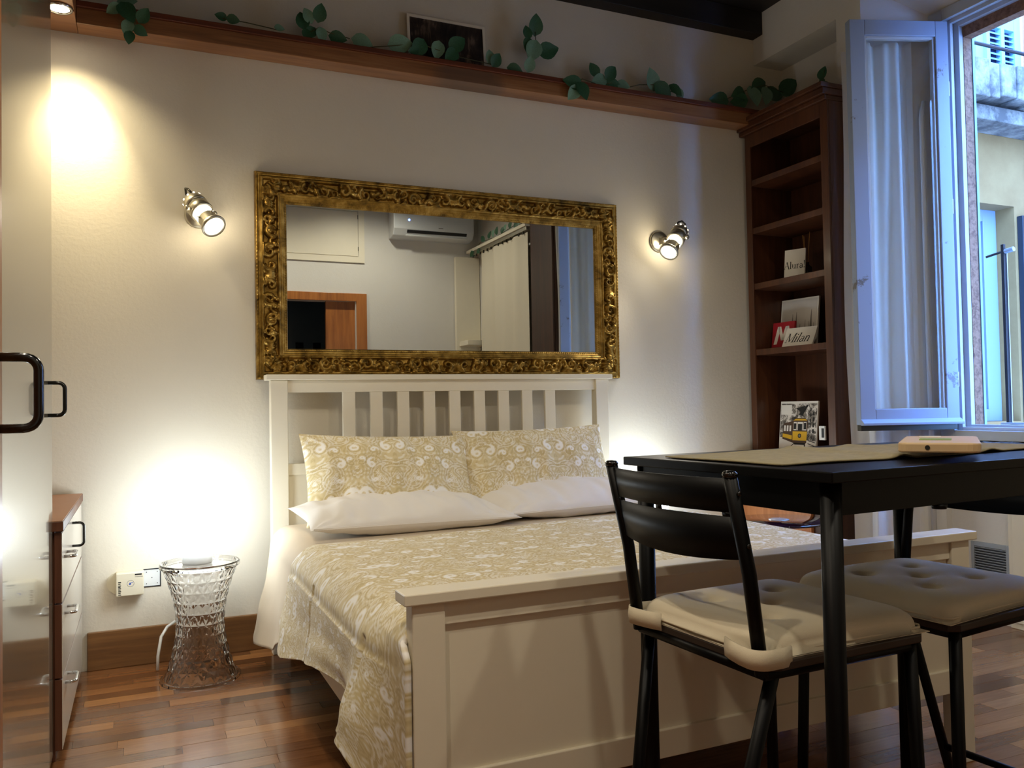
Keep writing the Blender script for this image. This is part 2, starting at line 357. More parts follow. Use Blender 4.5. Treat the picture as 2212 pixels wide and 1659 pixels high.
struct(MB().hexa([(PX, 1.50, 3.12), (3.70, 1.50, CZ), (3.70, 1.50, CZ + .01), (PX, 1.50, CZ + .01), (PX, 3.05, 3.12), (3.70, 3.05, CZ), (3.70, 3.05, CZ + .01), (PX, 3.05, CZ + .01)]).build('wall_right', 'white_wall'))
struct(MB().hexa([(PX, 1.50, -.06), (3.70, 1.42, -.06), (3.70, 1.74, -.06), (3.58, 1.74, -.06), (PX, 1.50, CZ), (3.70, 1.42, CZ), (3.70, 1.74, CZ), (3.58, 1.74, CZ)]).build('wall_right', 'white_wall'))
struct(MB().box((PX, RY - .1, -.06), (3.70, 1.50, CZ + .02)).build('wall_right', 'white_wall'))
struct(MB().box((3.62, 1.7, -.06), (3.70, 2.9, .84)).build('wall_right', 'white_wall'))


# baseboard, canopy with downlight, shelf with its lip
bb = struct(box('baseboard_back', (-.2, WY - .016, 0), (PX, WY, .155), 'base', bev=.003))
cp = thing('light_canopy', 'brown wooden canopy panel above the dresser with a round recessed downlight', 'canopy', (-.5, 3.3, 2.617))
box('panel', (XL, 2.87, 2.617), (-.224, WY, 2.78), 'fascia', cp, .002)
dl = MB().lathe([(.036, 0), (.048, 0), (.05, -.004), (.046, -.010), (.036, -.008)], 32, o=(-.275, 3.605, 2.617), closed=True).build('ring', 'chrome', cp, True)
MB().lathe([(.001, -.006), (.030, -.006), (.036, -.002), (.001, -.001)], 28, o=(-.275, 3.605, 2.617)).build('bulb', 'glow_down', cp, True)
cp2 = thing('wardrobe_canopy', 'brown wooden canopy above the tall wardrobe', 'canopy', (-.4, 1.5, 2.617))
box('panel', (XL, -.5, 2.617), (-.06, 2.8, 2.75), 'fascia', cp2, .002)
for y in (.85, 1.75): MB().lathe([(.001, -.006), (.034, -.006), (.04, 0), (.001, 0)], 24, o=(-.13, y, 2.617)).build('downlight', 'glow_down', cp2, True)

sh = thing('plant_shelf', 'long reddish wooden wall shelf carrying trailing plants above the mirror', 'shelf', (1.5, 3.78, 2.617))
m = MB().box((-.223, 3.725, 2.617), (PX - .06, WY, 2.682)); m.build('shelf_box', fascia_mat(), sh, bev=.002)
box('front_lip', (-.223, 3.712, 2.682), (PX - .05, WY, 2.706), 'lip', sh, .002)

# ------------------------------------------------------------------ wardrobe, near cabinet, dresser (left edge)
wd = thing('wardrobe', 'tall glossy cream wardrobe at the left edge beside the dresser', 'wardrobe', (-.55, 2.0, 0))
box('carcass', (XL + .01, 1.31, .0), (-.258, 2.86, 2.615), 'dresser_side', wd)
box('end_panel', (-.258, 2.685, .03), (-.241, 2.86, 2.61), 'gloss', wd, .001)
dr = box('door', (-.257, 1.31, .03), (-.235, 2.682, 2.61), 'gloss', wd, .001)
def pull(name, base, out, axis, half, r, parent, mat='black_plastic', reach=.042):
    b = Vector(base); o = Vector(out); a = Vector(axis); pts = []
    pts.append(b - a * half)
    rr = reach * .4
    for k in range(7): t = k / 6 * PI / 2; pts.append(b - a * half + o * (reach - rr + rr * math.sin(t)) + a * (rr - rr * math.cos(t)))
    for k in range(7): t = k / 6 * PI / 2; pts.append(b + a * half + o * (reach - rr + rr * math.cos(t)) - a * (rr - rr * math.sin(t)))
    pts.append(b + a * half)
    return MB().tube(pts, r, 12).build(name, mat, parent, True)
pull('handle', (-.235, 2.672, 1.088), (1, 0, 0), (0, 0, 1), .046, .0055, dr)
nc = thing('tall_cabinet', 'tall brown cabinet nearest the camera at the far left edge, with large black pull handle', 'cabinet', (-.5, .9, 0))
box('carcass', (XL + .01, .45, 0), (-.185, 1.30, 2.60), 'dresser_side', nc)
d2 = box('door', (-.184, .45, .03), (-.166, 1.283, 2.59), 'door_brown', nc, .001)
pull('handle', (-.166, 1.266, 1.074), (1, 0, 0), (0, 0, 1), .047, .0062, d2, reach=.044)

ds = thing('dresser', 'low brown dresser with glossy cream drawer fronts standing by the wardrobe', 'dresser', (-.5, 3.35, 0))
box('carcass', (-.80, 2.885, .0), (-.237, 3.80, .692), 'dresser_side', ds, .002)
box('top', (-.82, 2.86, .692), (-.212, 3.812, .722), 'dresser_side', ds, .002); box('lit_top_face', (-.818, 2.863, .722), (-.214, 3.81, .7235), 'dresser_top', ds, 0)  # dimmer edge painted in: dark slab under a thin lighter top sheet
for z0, z1, hz in ((.475, .686, .600), (.250, .470, .425), (.035, .245, .21)):
    d = box('drawer', (-.238, 2.875, z0), (-.2185, 3.806, z1), 'dresser_side', ds, .001); box('drawer_front', (-.2185, 2.878, z0 + .002), (-.217, 3.804, z1 - .002), 'gloss2', d, 0)
    pull('handle', (-.217, 3.02, hz), (1, 0, 0), (0, 1, 0), .05, .005, d, 'chrome', .030)
pull('handle', (-.217, 3.30, .625), (1, 0, 0), (0, 0, 1), .04, .0045, ds, 'black_plastic', .036)

# ------------------------------------------------------------------ bed
bed = thing('bed', 'white wooden double bed with slatted headboard and panelled footboard', 'bed', (1.355, 2.7, 0))
for x in (.515, 2.122): box('headboard_post', (x, 3.70, 0), (x + .073, 3.75, 1.176), 'white', bed, .003)
box('headboard_cap', (.4956, 3.69, 1.176), (2.215, 3.77, 1.200), 'white', bed, .003)
box('headboard_rail', (.588, 3.712, 1.122), (2.122, 3.74, 1.176), 'white', bed, .002)
for i in range(9): box('slat', (.8305 + i * .1262, 3.716, .80), (.8305 + i * .1262 + .0565, 3.734, 1.124), 'white', bed, .002)
box('headboard_rail', (.588, 3.712, .762), (2.122, 3.74, .812), 'white', bed, .002)
box('headboard_panel', (.588, 3.720, .28), (2.122, 3.736, .764), 'white', bed, .001)
for x in (.515, 2.122): box('footboard_post', (x, 1.682, 0), (x + .073, 1.728, .634), 'white', bed, .003)
box('footboard_cap', (.4956, 1.670, .634), (2.215, 1.742, .6586), 'white', bed, .003)
box('footboard_rail', (.588, 1.690, .583), (2.122, 1.722, .634), 'white', bed, .002)
box('footboard_rail', (.588, 1.690, .201), (2.122, 1.722, .267), 'white', bed, .002)
box('footboard_panel', (.588, 1.700, .262), (2.122, 1.716, .59), 'white', bed, .001)
for x in (.525, 2.163): box('side_rail', (x, 1.725, .20), (x + .022, 3.715, .36), 'white', bed, .002)
m = MB()
for k in range(14): m.box((.55, 1.85 + k * .13, .300), (2.16, 1.92 + k * .13, .318))
b_ = m.build('slat_base', 'base', bed)
mt = tag(MB().box((.553, 1.748, .32), (2.158, 3.698, .545)).build('mattress', 'mattress', bev=.03, seg=4), 'pale mattress under the paisley duvet on the white bed', 'mattress')

# ---- paisley pattern (tile computed once as two fields: white motifs and darker outlines)
def paisley(U, V, T=(.34, .40)):
    u = np.mod(U, T[0]); v = np.mod(V, T[1]); cx = T[0] / 2
    u = np.abs(u - cx)                                          # mirrored about the tile's middle
    wh = np.zeros_like(u); ln = np.zeros_like(u)
    def drop(ox, oy, s, ang, curl, n=26):
        d = np.full_like(u, 9.)
        for k in range(n):
            t = k / (n - 1); a = ang + curl * t * t
            x = ox + s * 1.35 * t * math.cos(a); y = oy + s * 1.35 * t * math.sin(a); r = s * .48 * (1 - t) ** 1.1 + .0012
            d = np.minimum(d, np.hypot(u - x, v - y) - r)
        return d
    def band(d, c, w):
        w = w * .8; return np.clip(1 - np.abs(d - c) / w, 0, 1)
    big = [drop(.070, .285, .075, 1.0, 1.6), drop(.125, .10, .06, -2.3, -1.9)]
    for d in big:
        ln = np.maximum(ln, band(d, 0, .0042)); ln = np.maximum(ln, band(d, .010, .003) * .8); ln = np.maximum(ln, band(d, -.011, .003) * .8)
        wh = np.maximum(wh, band(d, .005, .0032) * .75); wh = np.maximum(wh, band(d, -.0055, .003) * .7)
        wh = np.maximum(wh, np.clip((-.017 - d) / .002, 0, 1) * (.5 + .5 * np.sin(u * 620) * np.sin(v * 620) > .55) * .8)
    for ox, oy, s, a, c in ((.155, .22, .042, 1.8, 2.2), (.028, .16, .036, 2.2, 1.9), (.105, .355, .030, .3, 2.4), (.03, .045, .034, .4, 1.9), (.165, .04, .030, 1.3, -2.0), (.06, .215, .020, 2.6, 2.0), (.095, .285, .018, -.6, 2.1), (.13, .17, .020, .6, -2.2), (.09, .03, .022, 2.0, 2.0), (.145, .385, .018, 3.0, 2.0)):
        d = drop(ox, oy, s, a, c, 18); wh = np.maximum(wh, np.clip(-d / .002, 0, 1)); ln = np.maximum(ln, band(d, .006, .0035)); wh = np.maximum(wh, band(d, .011, .0026) * .5)
        d2 = np.hypot(u - ox, v - oy) - s * .18; wh = np.where(d2 < 0, wh * .2, wh)
    for ox, oy, s in ((0, .285, .030), (.17, .315, .020), (.0, .10, .020), (.09, .19, .018), (.17, .13, .022)):
        du, dv = u - ox, v - oy; r = np.hypot(du, dv); th = np.arctan2(dv, du); rr = r / (s * (1 + .22 * np.cos(7 * th)))
        for q in (.35, .7, 1.05): ln = np.maximum(ln, np.clip(1 - np.abs(rr - q) / .11, 0, 1) * .9)
        wh = np.maximum(wh, np.clip(1 - np.abs(rr - .87) / .1, 0, 1) * .8); wh = np.maximum(wh, np.clip((.18 - rr) / .1, 0, 1))
    sw = np.sin(u * 150 + 3.2 * np.sin(v * 60) + 2 * np.sin(u * 50 + v * 37)) * np.sin(v * 120 + 3 * np.sin(u * 70))
    ln = np.maximum(ln, np.clip((sw - .35) * 2.2, 0, .55) * (wh < .2)); wh = np.maximum(wh, np.clip((-sw - .45) * 2.4, 0, .55))
    return np.clip(wh, 0, 1), np.clip(ln, 0, 1)

def smooth01(x): x = np.clip(x, 0, 1); return x * x * (3 - 2 * x)
def drape(y0, y1, xl, xr, ztop, hem, flare, ns, nt, puff, seed, pattern=False, right_drop=.25, name='duvet', mat='paisley', wave=.012, edge_seam=True):
    """cloth lying over the bed from y0 (head side) to y1 (foot side); hem(t), flare(t) give the left hem height and how far it stands off"""
    t = np.linspace(0, 1, nt)[:, None]; Y0 = y0 + (y1 - y0) * t
    hz = hem(t); fl = flare(t); R = .075
    # arc lengths: left drop, round, top, round, right drop
    LD = .42; TOPW = xr - xl - 2 * R; RD = right_drop; ARC = R * PI / 2; tot = LD + ARC + TOPW + ARC + RD
    s = np.linspace(0, tot, ns)[None, :]
    X = np.zeros((nt, ns)); Z = np.zeros((nt, ns))
    zc = ztop - R
    a1 = np.clip((s - LD) / ARC, 0, 1) * PI / 2
    q = np.clip(s / LD, 0, 1)
    Xd = (xl - fl * (1 - q) ** 1.3); Zd = hz + (zc - hz) * q
    Xr_ = xl + R - R * np.cos(a1); Zr = zc + R * np.sin(a1)
    X = np.where(s < LD, Xd, Xr_ + 0 * t); Z = np.where(s < LD, Zd, Zr + 0 * t)
    top = np.clip(s - LD - ARC, 0, TOPW); X = X + np.where(s >= LD + ARC, top, 0)
    s2 = s - LD - ARC - TOPW; a2 = np.clip(s2 / ARC, 0, 1) * PI / 2
    X = np.where(s2 > 0, xr - R + R * np.sin(a2), X); Z = np.where(s2 > 0, zc + R * np.cos(a2), Z)
    s3 = s2 - ARC; X = np.where(s3 > 0, xr + .03 * np.clip(s3 / RD, 0, 1) + 0 * t, X); Z = np.where(s3 > 0, zc - np.clip(s3, 0, RD), Z)
    Y = Y0 + 0 * s
    side = 1 - smooth01(q + 0 * t); U = s + 0 * t; V = (y0 - Y0) + 0 * s
    n1 = wob(U, V, seed, 7, 2.5, 9); n2 = wob(U, V * .35, seed + 1, 6, 6, 16)
    ontop = smooth01((s - LD) / .12) * smooth01((tot - RD - s) / .12)
    Z = Z + puff * ontop * (1 + .35 * n1) + .004 * n1 * ontop
    X = X - side * (wave * n2 * 2.2 + wave * .9 * np.sin(V * 14 + 3 * U)) - (1 - ontop) * puff * .9 * (1 - .4 * side)
    if edge_seam:
        g = np.exp(-((s - LD - .01) / .012) ** 2) * (1 + .4 * n1); X = X + .005 * g; Z = Z - .003 * g
        for vs in (.42, .98): 
            g2 = np.exp(-((V - vs - .03 * n1) / .010) ** 2) * (s < LD + .03); X = X + .009 * g2
    return X, Y, Z, U, V
X, Y, Z, U, V = drape(2.955, 1.756, .485, 2.205, .562,
    lambda t: np.interp(t, [0, .12, .5, .68, .86, .95, 1], [.245, .24, .335, .35, .29, .17, .10]), lambda t: np.interp(t, [0, .1, .3, .7, .86, .95, 1], [.045, .05, .035, .03, .07, .075, -.015]),
    600, 330, .024, 3)
low = smooth01((.50 - Z) / .16) * (U < .45); tt = V / V.max()
sidef = 1 - smooth01((U - .44) / .10)
Y = Y - .075 * sidef * smooth01((tt - .5) / .5)
X = np.where(tt > .80, X + (np.clip(X, .497, .510) - X) * smooth01((tt - .80) / .2) * sidef, X)
X = X - .022 * low * np.exp(-((tt - .86) / .07) ** 2) + .018 * low * np.exp(-((tt - .74) / .05) ** 2)
sk = .13 * smooth01((U - .5) / 1.7)                             # the top fold runs a little askew
Y = Y + sk * (1 - (V / V.max())) 
Z = Z - .012 * smooth01((.10 - V) / .10) * (U > .3)
wh, ln = paisley(U + .07, V * 1.0 + .05)
mb = MB().grid(np.stack([X, Y, Z], -1), True)
dv = mb.build('duvet', 'paisley', smooth=True, org=(1.35, 2.35, .58), attrs={'white': wh, 'line': ln})
so = dv.modifiers.new('thickness', 'SOLIDIFY'); so.thickness = .014; so.offset = -1
tag(dv, 'gold and white paisley duvet spread over the bed', 'duvet')
# bulging corner of the duvet outside the left footboard post
X, Y, Z, U, V = drape(3.60, 2.80, .497, 2.20, .555, lambda t: np.interp(t, [0, .15, .45, .75, 1], [.14, .12, .15, .24, .30]), lambda t: np.interp(t, [0, .3, .7, 1], [.060, .07, .05, .03]),
    220, 110, .006, 11, name='sheet', mat='sheet', wave=.016, edge_seam=False)
shn = MB().grid(np.stack([X, Y, Z], -1), True).build('bed_sheet', 'sheet', smooth=True, org=(1.35, 3.2, .5))
so = shn.modifiers.new('thickness', 'SOLIDIFY'); so.thickness = .003; so.offset = -1
tag(shn, 'pale beige bed sheet hanging down at the left side of the headboard', 'sheet')

def pillow(name, label, mat, center, size, rot, seed, cat='pillow', group=None, pat=None, nu=190, nv=120, hem=False):
    a, b, T = size; u = np.linspace(-1, 1, nu)[None, :] + np.zeros((nv, 1)); v = np.linspace(-1, 1, nv)[:, None] + np.zeros((1, nu))
    prof = (np.clip(1 - np.abs(u) ** 2.6, 0, 1) ** .62) * (np.clip(1 - np.abs(v) ** 2.4, 0, 1) ** .62)
    x = a / 2 * u * (1 - .055 * (1 - v ** 2) * np.abs(u) ** 3); y = b / 2 * v * (1 - .075 * (1 - u ** 2) * np.abs(v) ** 3)
    edge = smooth01((1 - np.maximum(np.abs(u), np.abs(v))) / .2)
    wr = wob(x * 1.6, y * 1.6, seed, 7, 3, 10) * .040 * edge + wob(x * 3, y * .8, seed + 5, 7, 5, 16) * .034 * edge
    rad = np.hypot(np.abs(u) - 1, np.abs(v) - 1); pin = np.exp(-(rad / .30) ** 2) * np.sin(np.arctan2(1 - np.abs(v), 1 - np.abs(u)) * 9) * .010 * edge
    z1 = T / 2 * prof + wr + pin; z2 = -T / 2 * prof * .9 + wr * .3
    m = MB().grid(np.stack([x, y, z1], -1)); m.grid(np.stack([x, y, z2], -1), True)
    at = None
    if pat is not None:
        wh, ln = paisley(x * 1.0 + pat[0], y * 1.0 + pat[1]); at = {'white': np.concatenate([wh.ravel()] * 2), 'line': np.concatenate([ln.ravel()] * 2)}
    o = m.build(name, mat, smooth=True, attrs=at, org=(0, 0, 0)); o.location = center; o.rotation_euler = rot
    tag(o, label, cat, group)
    if hem:
        # piped opening edge along the front of the pillow case
        pts = [(a / 2 * k / 12 * .97, -b / 2 * (1 - .075 * (1 - (k / 12) ** 2)) + .004, .004) for k in range(-12, 13)]
        MB().tube(pts, .003, 6).build('seam', mat, None, True, org=(0, 0, 0)).parent = o
    return o
R_ = math.radians
pillow('paisley_pillow', 'gold paisley pillow leaning on the headboard, left of the two', 'paisley', (1.003, 3.555, .722), (.77, .47, .20), (R_(62), R_(2), R_(0)), 21, pat=(.17, .31))
pillow('paisley_pillow', 'gold paisley pillow leaning on the headboard, right of the two', 'paisley', (1.715, 3.565, .732), (.77, .47, .20), (R_(63), R_(-1), R_(-4)), 33, pat=(.10, .36))
pillow('white_pillow', 'plain white pillow lying flat under the left paisley pillow', 'pillow', (.985, 3.305, .617), (.86, .44, .15), (R_(5), R_(1), R_(2.0)), 41, hem=True, nu=130, nv=80)
pillow('white_pillow', 'plain white pillow lying flat under the right paisley pillow', 'pillow', (1.800, 3.36, .627), (.84, .44, .15), (R_(6), R_(-1), R_(-1)), 52, hem=True, nu=130, nv=80)

# ------------------------------------------------------------------ gilded mirror
mr = thing('wall_mirror', 'large rectangular mirror in carved antique gold frame above the headboard', 'mirror', (1.40, WY, 1.18))
X0, X1, Z0, Z1, FW, MY = .470, 2.332, 1.182, 2.112, .140, WY - .006
def spiral(cx, cy, r0, turns, dirn, ph, n=44):
    t = np.linspace(0, 1, n); r = r0 * (1 - .86 * t); a = ph + dirn * turns * 2 * PI * t
    return np.stack([cx + r * np.cos(a), cy + r * np.sin(a), (.0112 * (1 - .5 * t)) * (r0 / .022) ** .5], 1)
def carve(L, seed, K=1.0):
    """list of strokes (x, a, radius) in the carved band, mirrored about the middle"""
    r = np.random.default_rng(seed); st = []; half = L / 2; c = .066
    def leaf(x, a, ang, ln_, w):
        t = np.linspace(0, 1, 14); st.append(np.stack([x + ln_ * t * np.cos(ang + .6 * t), a + ln_ * t * np.sin(ang + .6 * t), w * np.sin(PI * np.clip(t * .9 + .1, 0, 1)) + .0012], 1))
    # central shell
    def shell(x, s):
        for k in range(9):
            an = PI * (.08 + .84 * k / 8); leaf(x, c - .024, an, .054 * s, .0085)
        st.append(spiral(x - .045 * s, c, .026 * s, .9, 1, -1.2)); st.append(spiral(x + .045 * s, c, .026 * s, .9, -1, PI + 1.2))
    shell(half, 1)
    x = half + .105; k = 0
    while x < L - .085:
        up = 1 if k % 2 else -1
        if k % 4 == 2: shell(x + .02, .85); x += .045
        else:
            st.append(spiral(x, c + up * .006, .030, 1.35, up, r.uniform(0, 6.3))); st.append(spiral(x + .047, c - up * .012, .020, 1.2, -up, r.uniform(0, 6.3)))
        for q in range(4): leaf(x + r.uniform(-.02, .07), c + r.uniform(-.024, .024), r.uniform(0, 6.3), r.uniform(.026, .046), r.uniform(.008, .0135))
        t = np.linspace(0, 1, 24); st.append(np.stack([x - .03 + .085 * t, c + up * .021 * np.sin(t * 2 * PI), .0062 * np.sin(PI * t) + .0015], 1))
        x += .096; k += 1
    # corner cartouche
    for q in range(7): leaf(L - .066, .066, PI * .75 + (q - 3) * .42, .056, .010)
    st.append(spiral(L - .085, .045, .022, 1.3, 1, .5)); st.append(spiral(L - .05, .085, .020, 1.3, -1, 1.5))
    out = []
    for s_ in st:
        out.append(s_); m2 = s_.copy(); m2[:, 0] = L - m2[:, 0]; out.append(m2)
    return out
def side_relief(L, seed, na=62, dx=.0026):
    nx = int(L / dx); a = np.linspace(0, FW, na)[:, None] + np.zeros((1, nx)); f = np.linspace(0, 1, nx)[None, :]
    x = a + (L - 2 * a) * f
    prof = np.interp(a[:, 0], [0, .003, .010, .013, .022, .026, .034, .038, .066, .094, .098, .104, .108, .114, .118, .124, .128, .137, .140],
                     [.000, .026, .030, .026, .026, .036, .034, .018, .022, .018, .036, .036, .028, .030, .025, .025, .020, .018, .004])[:, None]
    h = np.zeros_like(x); ds = (L - 2 * a) / nx
    XC = x[na // 2]
    for s_ in carve(L, seed):
        x0, x1 = s_[:, 0].min() - .01, s_[:, 0].max() + .01
        # column window (mitre makes columns slightly skewed: pad generously)
        i0 = max(0, np.searchsorted(XC, x0 - .06)); i1 = min(nx, np.searchsorted(XC, x1 + .06))
        if i1 <= i0: continue
        xs = x[:, i0:i1]; as_ = a[:, i0:i1]; hh = h[:, i0:i1]
        for px_, pa, pr in s_:
            d2 = (xs - px_) ** 2 + (as_ - pa) ** 2; np.maximum(hh, np.sqrt(np.clip(pr * pr - d2, 0, None)) * 2.3, out=hh)
    bandm = smooth01((a - .030) / .006) * smooth01((.104 - a) / .006)
    beads = np.clip(np.sin(x * 2 * PI / .011), 0, 1) * .0035 * np.exp(-((a - .1325) / .003) ** 2) + np.clip(np.sin(x * 2 * PI / .016), 0, 1) * .003 * np.exp(-((a - .007) / .003) ** 2)
    z = prof + h * bandm + beads
    return x, a, z
for nm, L, fn, sd in (('top', X1 - X0, lambda x, a, z: (X0 + x, MY - z, Z1 - a), 1), ('bottom', X1 - X0, lambda x, a, z: (X1 - x, MY - z, Z0 + a), 2),
                      ('left', Z1 - Z0, lambda x, a, z: (X0 + a, MY - z, Z0 + x), 3), ('right', Z1 - Z0, lambda x, a, z: (X1 - a, MY - z, Z1 - x), 4)):
    x, a, z = side_relief(L, sd); P = np.stack(fn(x, a, z), -1)
    MB().grid(P, True).build('frame_moulding', 'gold', mr, True)
m = MB(); m.box((X0 + .002, MY - .004, Z0 + .002), (X1 - .002, WY, Z1 - .002)); m.build('backing', 'dark_wood', mr)
box('mirror_glass', (X0 + .134, MY - .008, Z0 + .134), (X1 - .134, MY - .005, Z1 - .134), 'mirror', mr, 0)

# ------------------------------------------------------------------ wall sconces
def sconce(key, label):
    c, ax = SC_AXES[key]; c = Vector(c); t = thing('wall_spotlight', label, 'wall lamp', c, 0, 'wall spotlights beside the mirror'); SC = 1.16; t.scale = (SC,) * 3; wy_ = c.y + (WY - c.y) / SC
    def L(prof, nm, mat, n=36, smooth=True): return MB().lathe(prof, n, ax, c).build(nm, mat, t, smooth)
    L([(.004, -.105), (.018, -.102), (.030, -.094), (.038, -.080), (.041, -.062), (.041, -.050), (.036, -.048), (.002, -.05)], 'rear_dome', 'steel')
    L([(.002, -.050), (.0385, -.050), (.0385, -.044), (.002, -.044)], 'clamp_band', 'dark_steel')
    L([(.002, -.044), (.040, -.044), (.041, -.030), (.042, -.010), (.038, -.006), (.002, -.006)], 'middle_barrel', 'steel')
    L([(.002, -.006), (.033, -.006), (.033, .022), (.002, .022)], 'glow_ring', 'glow_ring')
    L([(.002, .022), (.031, .022), (.034, .026), (.034, .058), (.037, .064), (.037, .066), (.002, .066)], 'front_barrel', 'steel')
    MB().lathe([(.034, .066), (.043, .068), (.045, .076), (.043, .082), (.035, .080)], 36, ax, c, True).build('rim', 'steel', t, True)
    L([(.001, .080), (.02, .083), (.035, .076), (.034, .070), (.001, .070)], 'lens', 'glow_lens')
    q = Vector((0, 0, 1)).rotation_difference(ax); m = MB()
    for k in range(10):
        a = 2 * PI * k / 10; d = q @ Vector((math.cos(a), math.sin(a), 0)); p = c + ax * -.083 + d * .0365
        m.lathe([(.001, -.002), (.0038, -.002), (.0038, .0018), (.001, .0018)], 8, d, p)
    m.build('vent_hole', 'glow_hole', t)
    side = ax.cross(Vector((0, 0, 1))).normalized()
    for sg in (-1, 1):
        MB().lathe([(.002, 0), (.004, 0), (.004, .012), (.010, .014), (.011, .019), (.008, .024), (.002, .025)], 14, side * sg, c + ax * -.02 + side * sg * .041).build('thumb_screw', 'steel', t, True)
    upv = side.cross(ax)
    for d in (side, -side, upv, -upv):
        MB().lathe([(.0015, 0), (.003, 0), (.003, .007), (.0015, .008)], 10, d, c + ax * .03 + d * .034).build('screw', 'steel', t, True)
    wp = Vector((c.x - .01, wy_, c.z + .02))
    MB().lathe([(.002, .002), (.05, .002), (.05, .010), (.044, .016), (.002, .017)], 36, (0, -1, 0), wp).build('wall_plate', 'steel', t, True)
    for sg in (-1, 1):
        e = c + ax * -.02 + side * sg * .046; s0 = wp + Vector((.018 * sg * side.x, -.012, 0)) 
        w = Vector((0, 0, .014)); MB().prism([s0 + w * 1.4, s0 - w * 1.4, e - w * .5, e + w * .5], side * .0025 * sg).build('bracket_arm', 'steel', t)
    a0 = c + ax * -.10; u2 = upv * .018 + side * .010
    pts = [a0 + ax * .004 - u2 * .6, a0 - ax * .018 - u2 * .9, a0 - ax * .038 - u2 * .2, a0 - ax * .040 + u2 * .8, a0 - ax * .018 + u2 * 1.4, a0 + ax * .012 + u2 * 1.5]
    MB().tube(pts, .0042, 8).build('cable', 'dark_steel', t, True)
    return t
sconce('L', 'steel wall spotlight with lit lens on the wall left of the mirror')
sconce('R', 'steel wall spotlight with lit lens on the wall right of the mirror')

# ------------------------------------------------------------------ faceted stools with globe lamps
def facet_stool(loc, label):
    t = thing('faceted_stool', label, 'stool', loc, local=True, group='clear faceted stools beside the bed')
    H = .455; N = 20; rows = 11
    def R(z): s = z / H; return .088 + .060 * abs((s - .48) / .52) ** 1.75
    vs = []; fs = []
    for i in range(rows):
        z = .008 + (H - .030) * i / (rows - 1); r = R(z)
        for k in range(N): a = 2 * PI * (k + .5 * (i % 2)) / N; vs.append((r * math.cos(a), r * math.sin(a), z))
    for i in range(rows - 1):
        for k in range(N):
            a, b = i * N + k, i * N + (k + 1) % N; c_, d = (i + 1) * N + k, (i + 1) * N + (k + 1) % N
            tri = [(a, b, c_), (b, d, c_)] if i % 2 == 0 else [(a, d, c_), (a, b, d)]
            for t3 in tri:                                   # every facet is a shallow pyramid
                p = [Vector(vs[q]) for q in t3]; cc = (p[0] + p[1] + p[2]) / 3; o_ = Vector((cc.x, cc.y, 0)).normalized()
                vs.append(tuple(cc + o_ * .0032)); m_ = len(vs) - 1
                fs += [(t3[0], t3[1], m_), (t3[1], t3[2], m_), (t3[2], t3[0], m_)]
    mb = MB().add(vs, fs); n2 = 72; pr = [(R(.008 + (H - .030) * i / 30) - .0085, .008 + (H - .030) * i / 30) for i in range(31)]
    mb.add([(r * math.cos(2 * PI * k / n2), r * math.sin(2 * PI * k / n2), z) for r, z in pr for k in range(n2)], [(i * n2 + k, (i + 1) * n2 + k, (i + 1) * n2 + (k + 1) % n2, i * n2 + (k + 1) % n2) for i in range(30) for k in range(n2)])
    mb.build('faceted_body', 'acrylic', t)
    MB().lathe([(.001, H - .022), (.144, H - .022), (.150, H - .016), (.150, H - .004), (.146, H), (.136, H), (.132, H - .010), (.001, H - .010)], N * 2).lathe([(.0005, H - .010), (.0006, H - .0101)], 3).build('top_tray', 'acrylic', t)
    MB().lathe([(.142, 0), (.151, 0), (.151, .010), (.142, .010)], N, closed=True).build('foot_ring', 'acrylic', t)
    return t
def globe(loc, label, r=.112):
    t = thing('globe_lamp', label, 'lamp', loc, local=True, group='lit globe lamps beside the bed')
    n = 20; prof = [(max(.0005, r * math.sin(PI * k / n)), .062 + r - r * math.cos(PI * k / n)) for k in range(n + 1)]
    MB().lathe(prof, 40).build('globe', 'glow_globe', t, True)
    MB().lathe([(.001, 0), (.055, 0), (.057, .006), (.052, .050), (.040, .070), (.001, .070)], 32).build('lamp_base', 'white_plastic', t, True)
    return t
facet_stool((.214, 3.53, 0), 'clear faceted hourglass stool under the lit globe lamp, left of the bed')
globe((.205, 3.54, .447), 'brightly glowing round globe lamp on the clear stool left of the bed')
facet_stool((2.42, 3.60, 0), 'clear faceted hourglass stool behind the dining chair, right of the bed')
globe((2.42, 3.60, .447), 'glowing globe lamp right of the bed, hidden behind the table', .105)
cord = tag(MB().tube([(.06, 3.70, .004), (.062, 3.70, .06), (.075, 3.725, .13), (.10, 3.76, .16), (.13, 3.79, .17)], .006, 8).build('lamp_cord', 'white_plastic', smooth=True), 'short white lamp cord looping up behind the clear stool', 'cord')

# ------------------------------------------------------------------ wall sockets left of the stool
jb = thing('junction_box', 'ivory junction box with printed labels on the wall left of the stool', 'junction box', (-.04, WY, .34))
box('cover', (-.092, WY - .060, .298), (.012, WY - .002, .392), 'cream', jb, .004)
MB().lathe([(.001, 0), (.046, 0), (.046, .006), (.001, .006)], 28, (0, -1, 0), (-.082, WY, .345)).build('back_plate', 'cream', jb)
m = MB()
for k in range(9): m.box((-.084, WY - .0606, .304 + k * .0062), (-.073 - .002 * (k % 2), WY - .0598, .3065 + k * .0062 + .001 * (k % 3)))
m.build('barcode', 'ink', jb)
m = MB().box((-.022, WY - .0606, .380), (.004, WY - .0598, .386)); m.box((-.022, WY - .0606, .373), (.008, WY - .0598, .3745)); m.build('print', 'ink', jb)
MB().lathe([(.0125, 0), (.0138, 0), (.0138, .0006), (.0125, .0006)], 28, (0, -1, 0), (-.038, WY - .060, .348), True).build('round_mark', 'grey', jb)
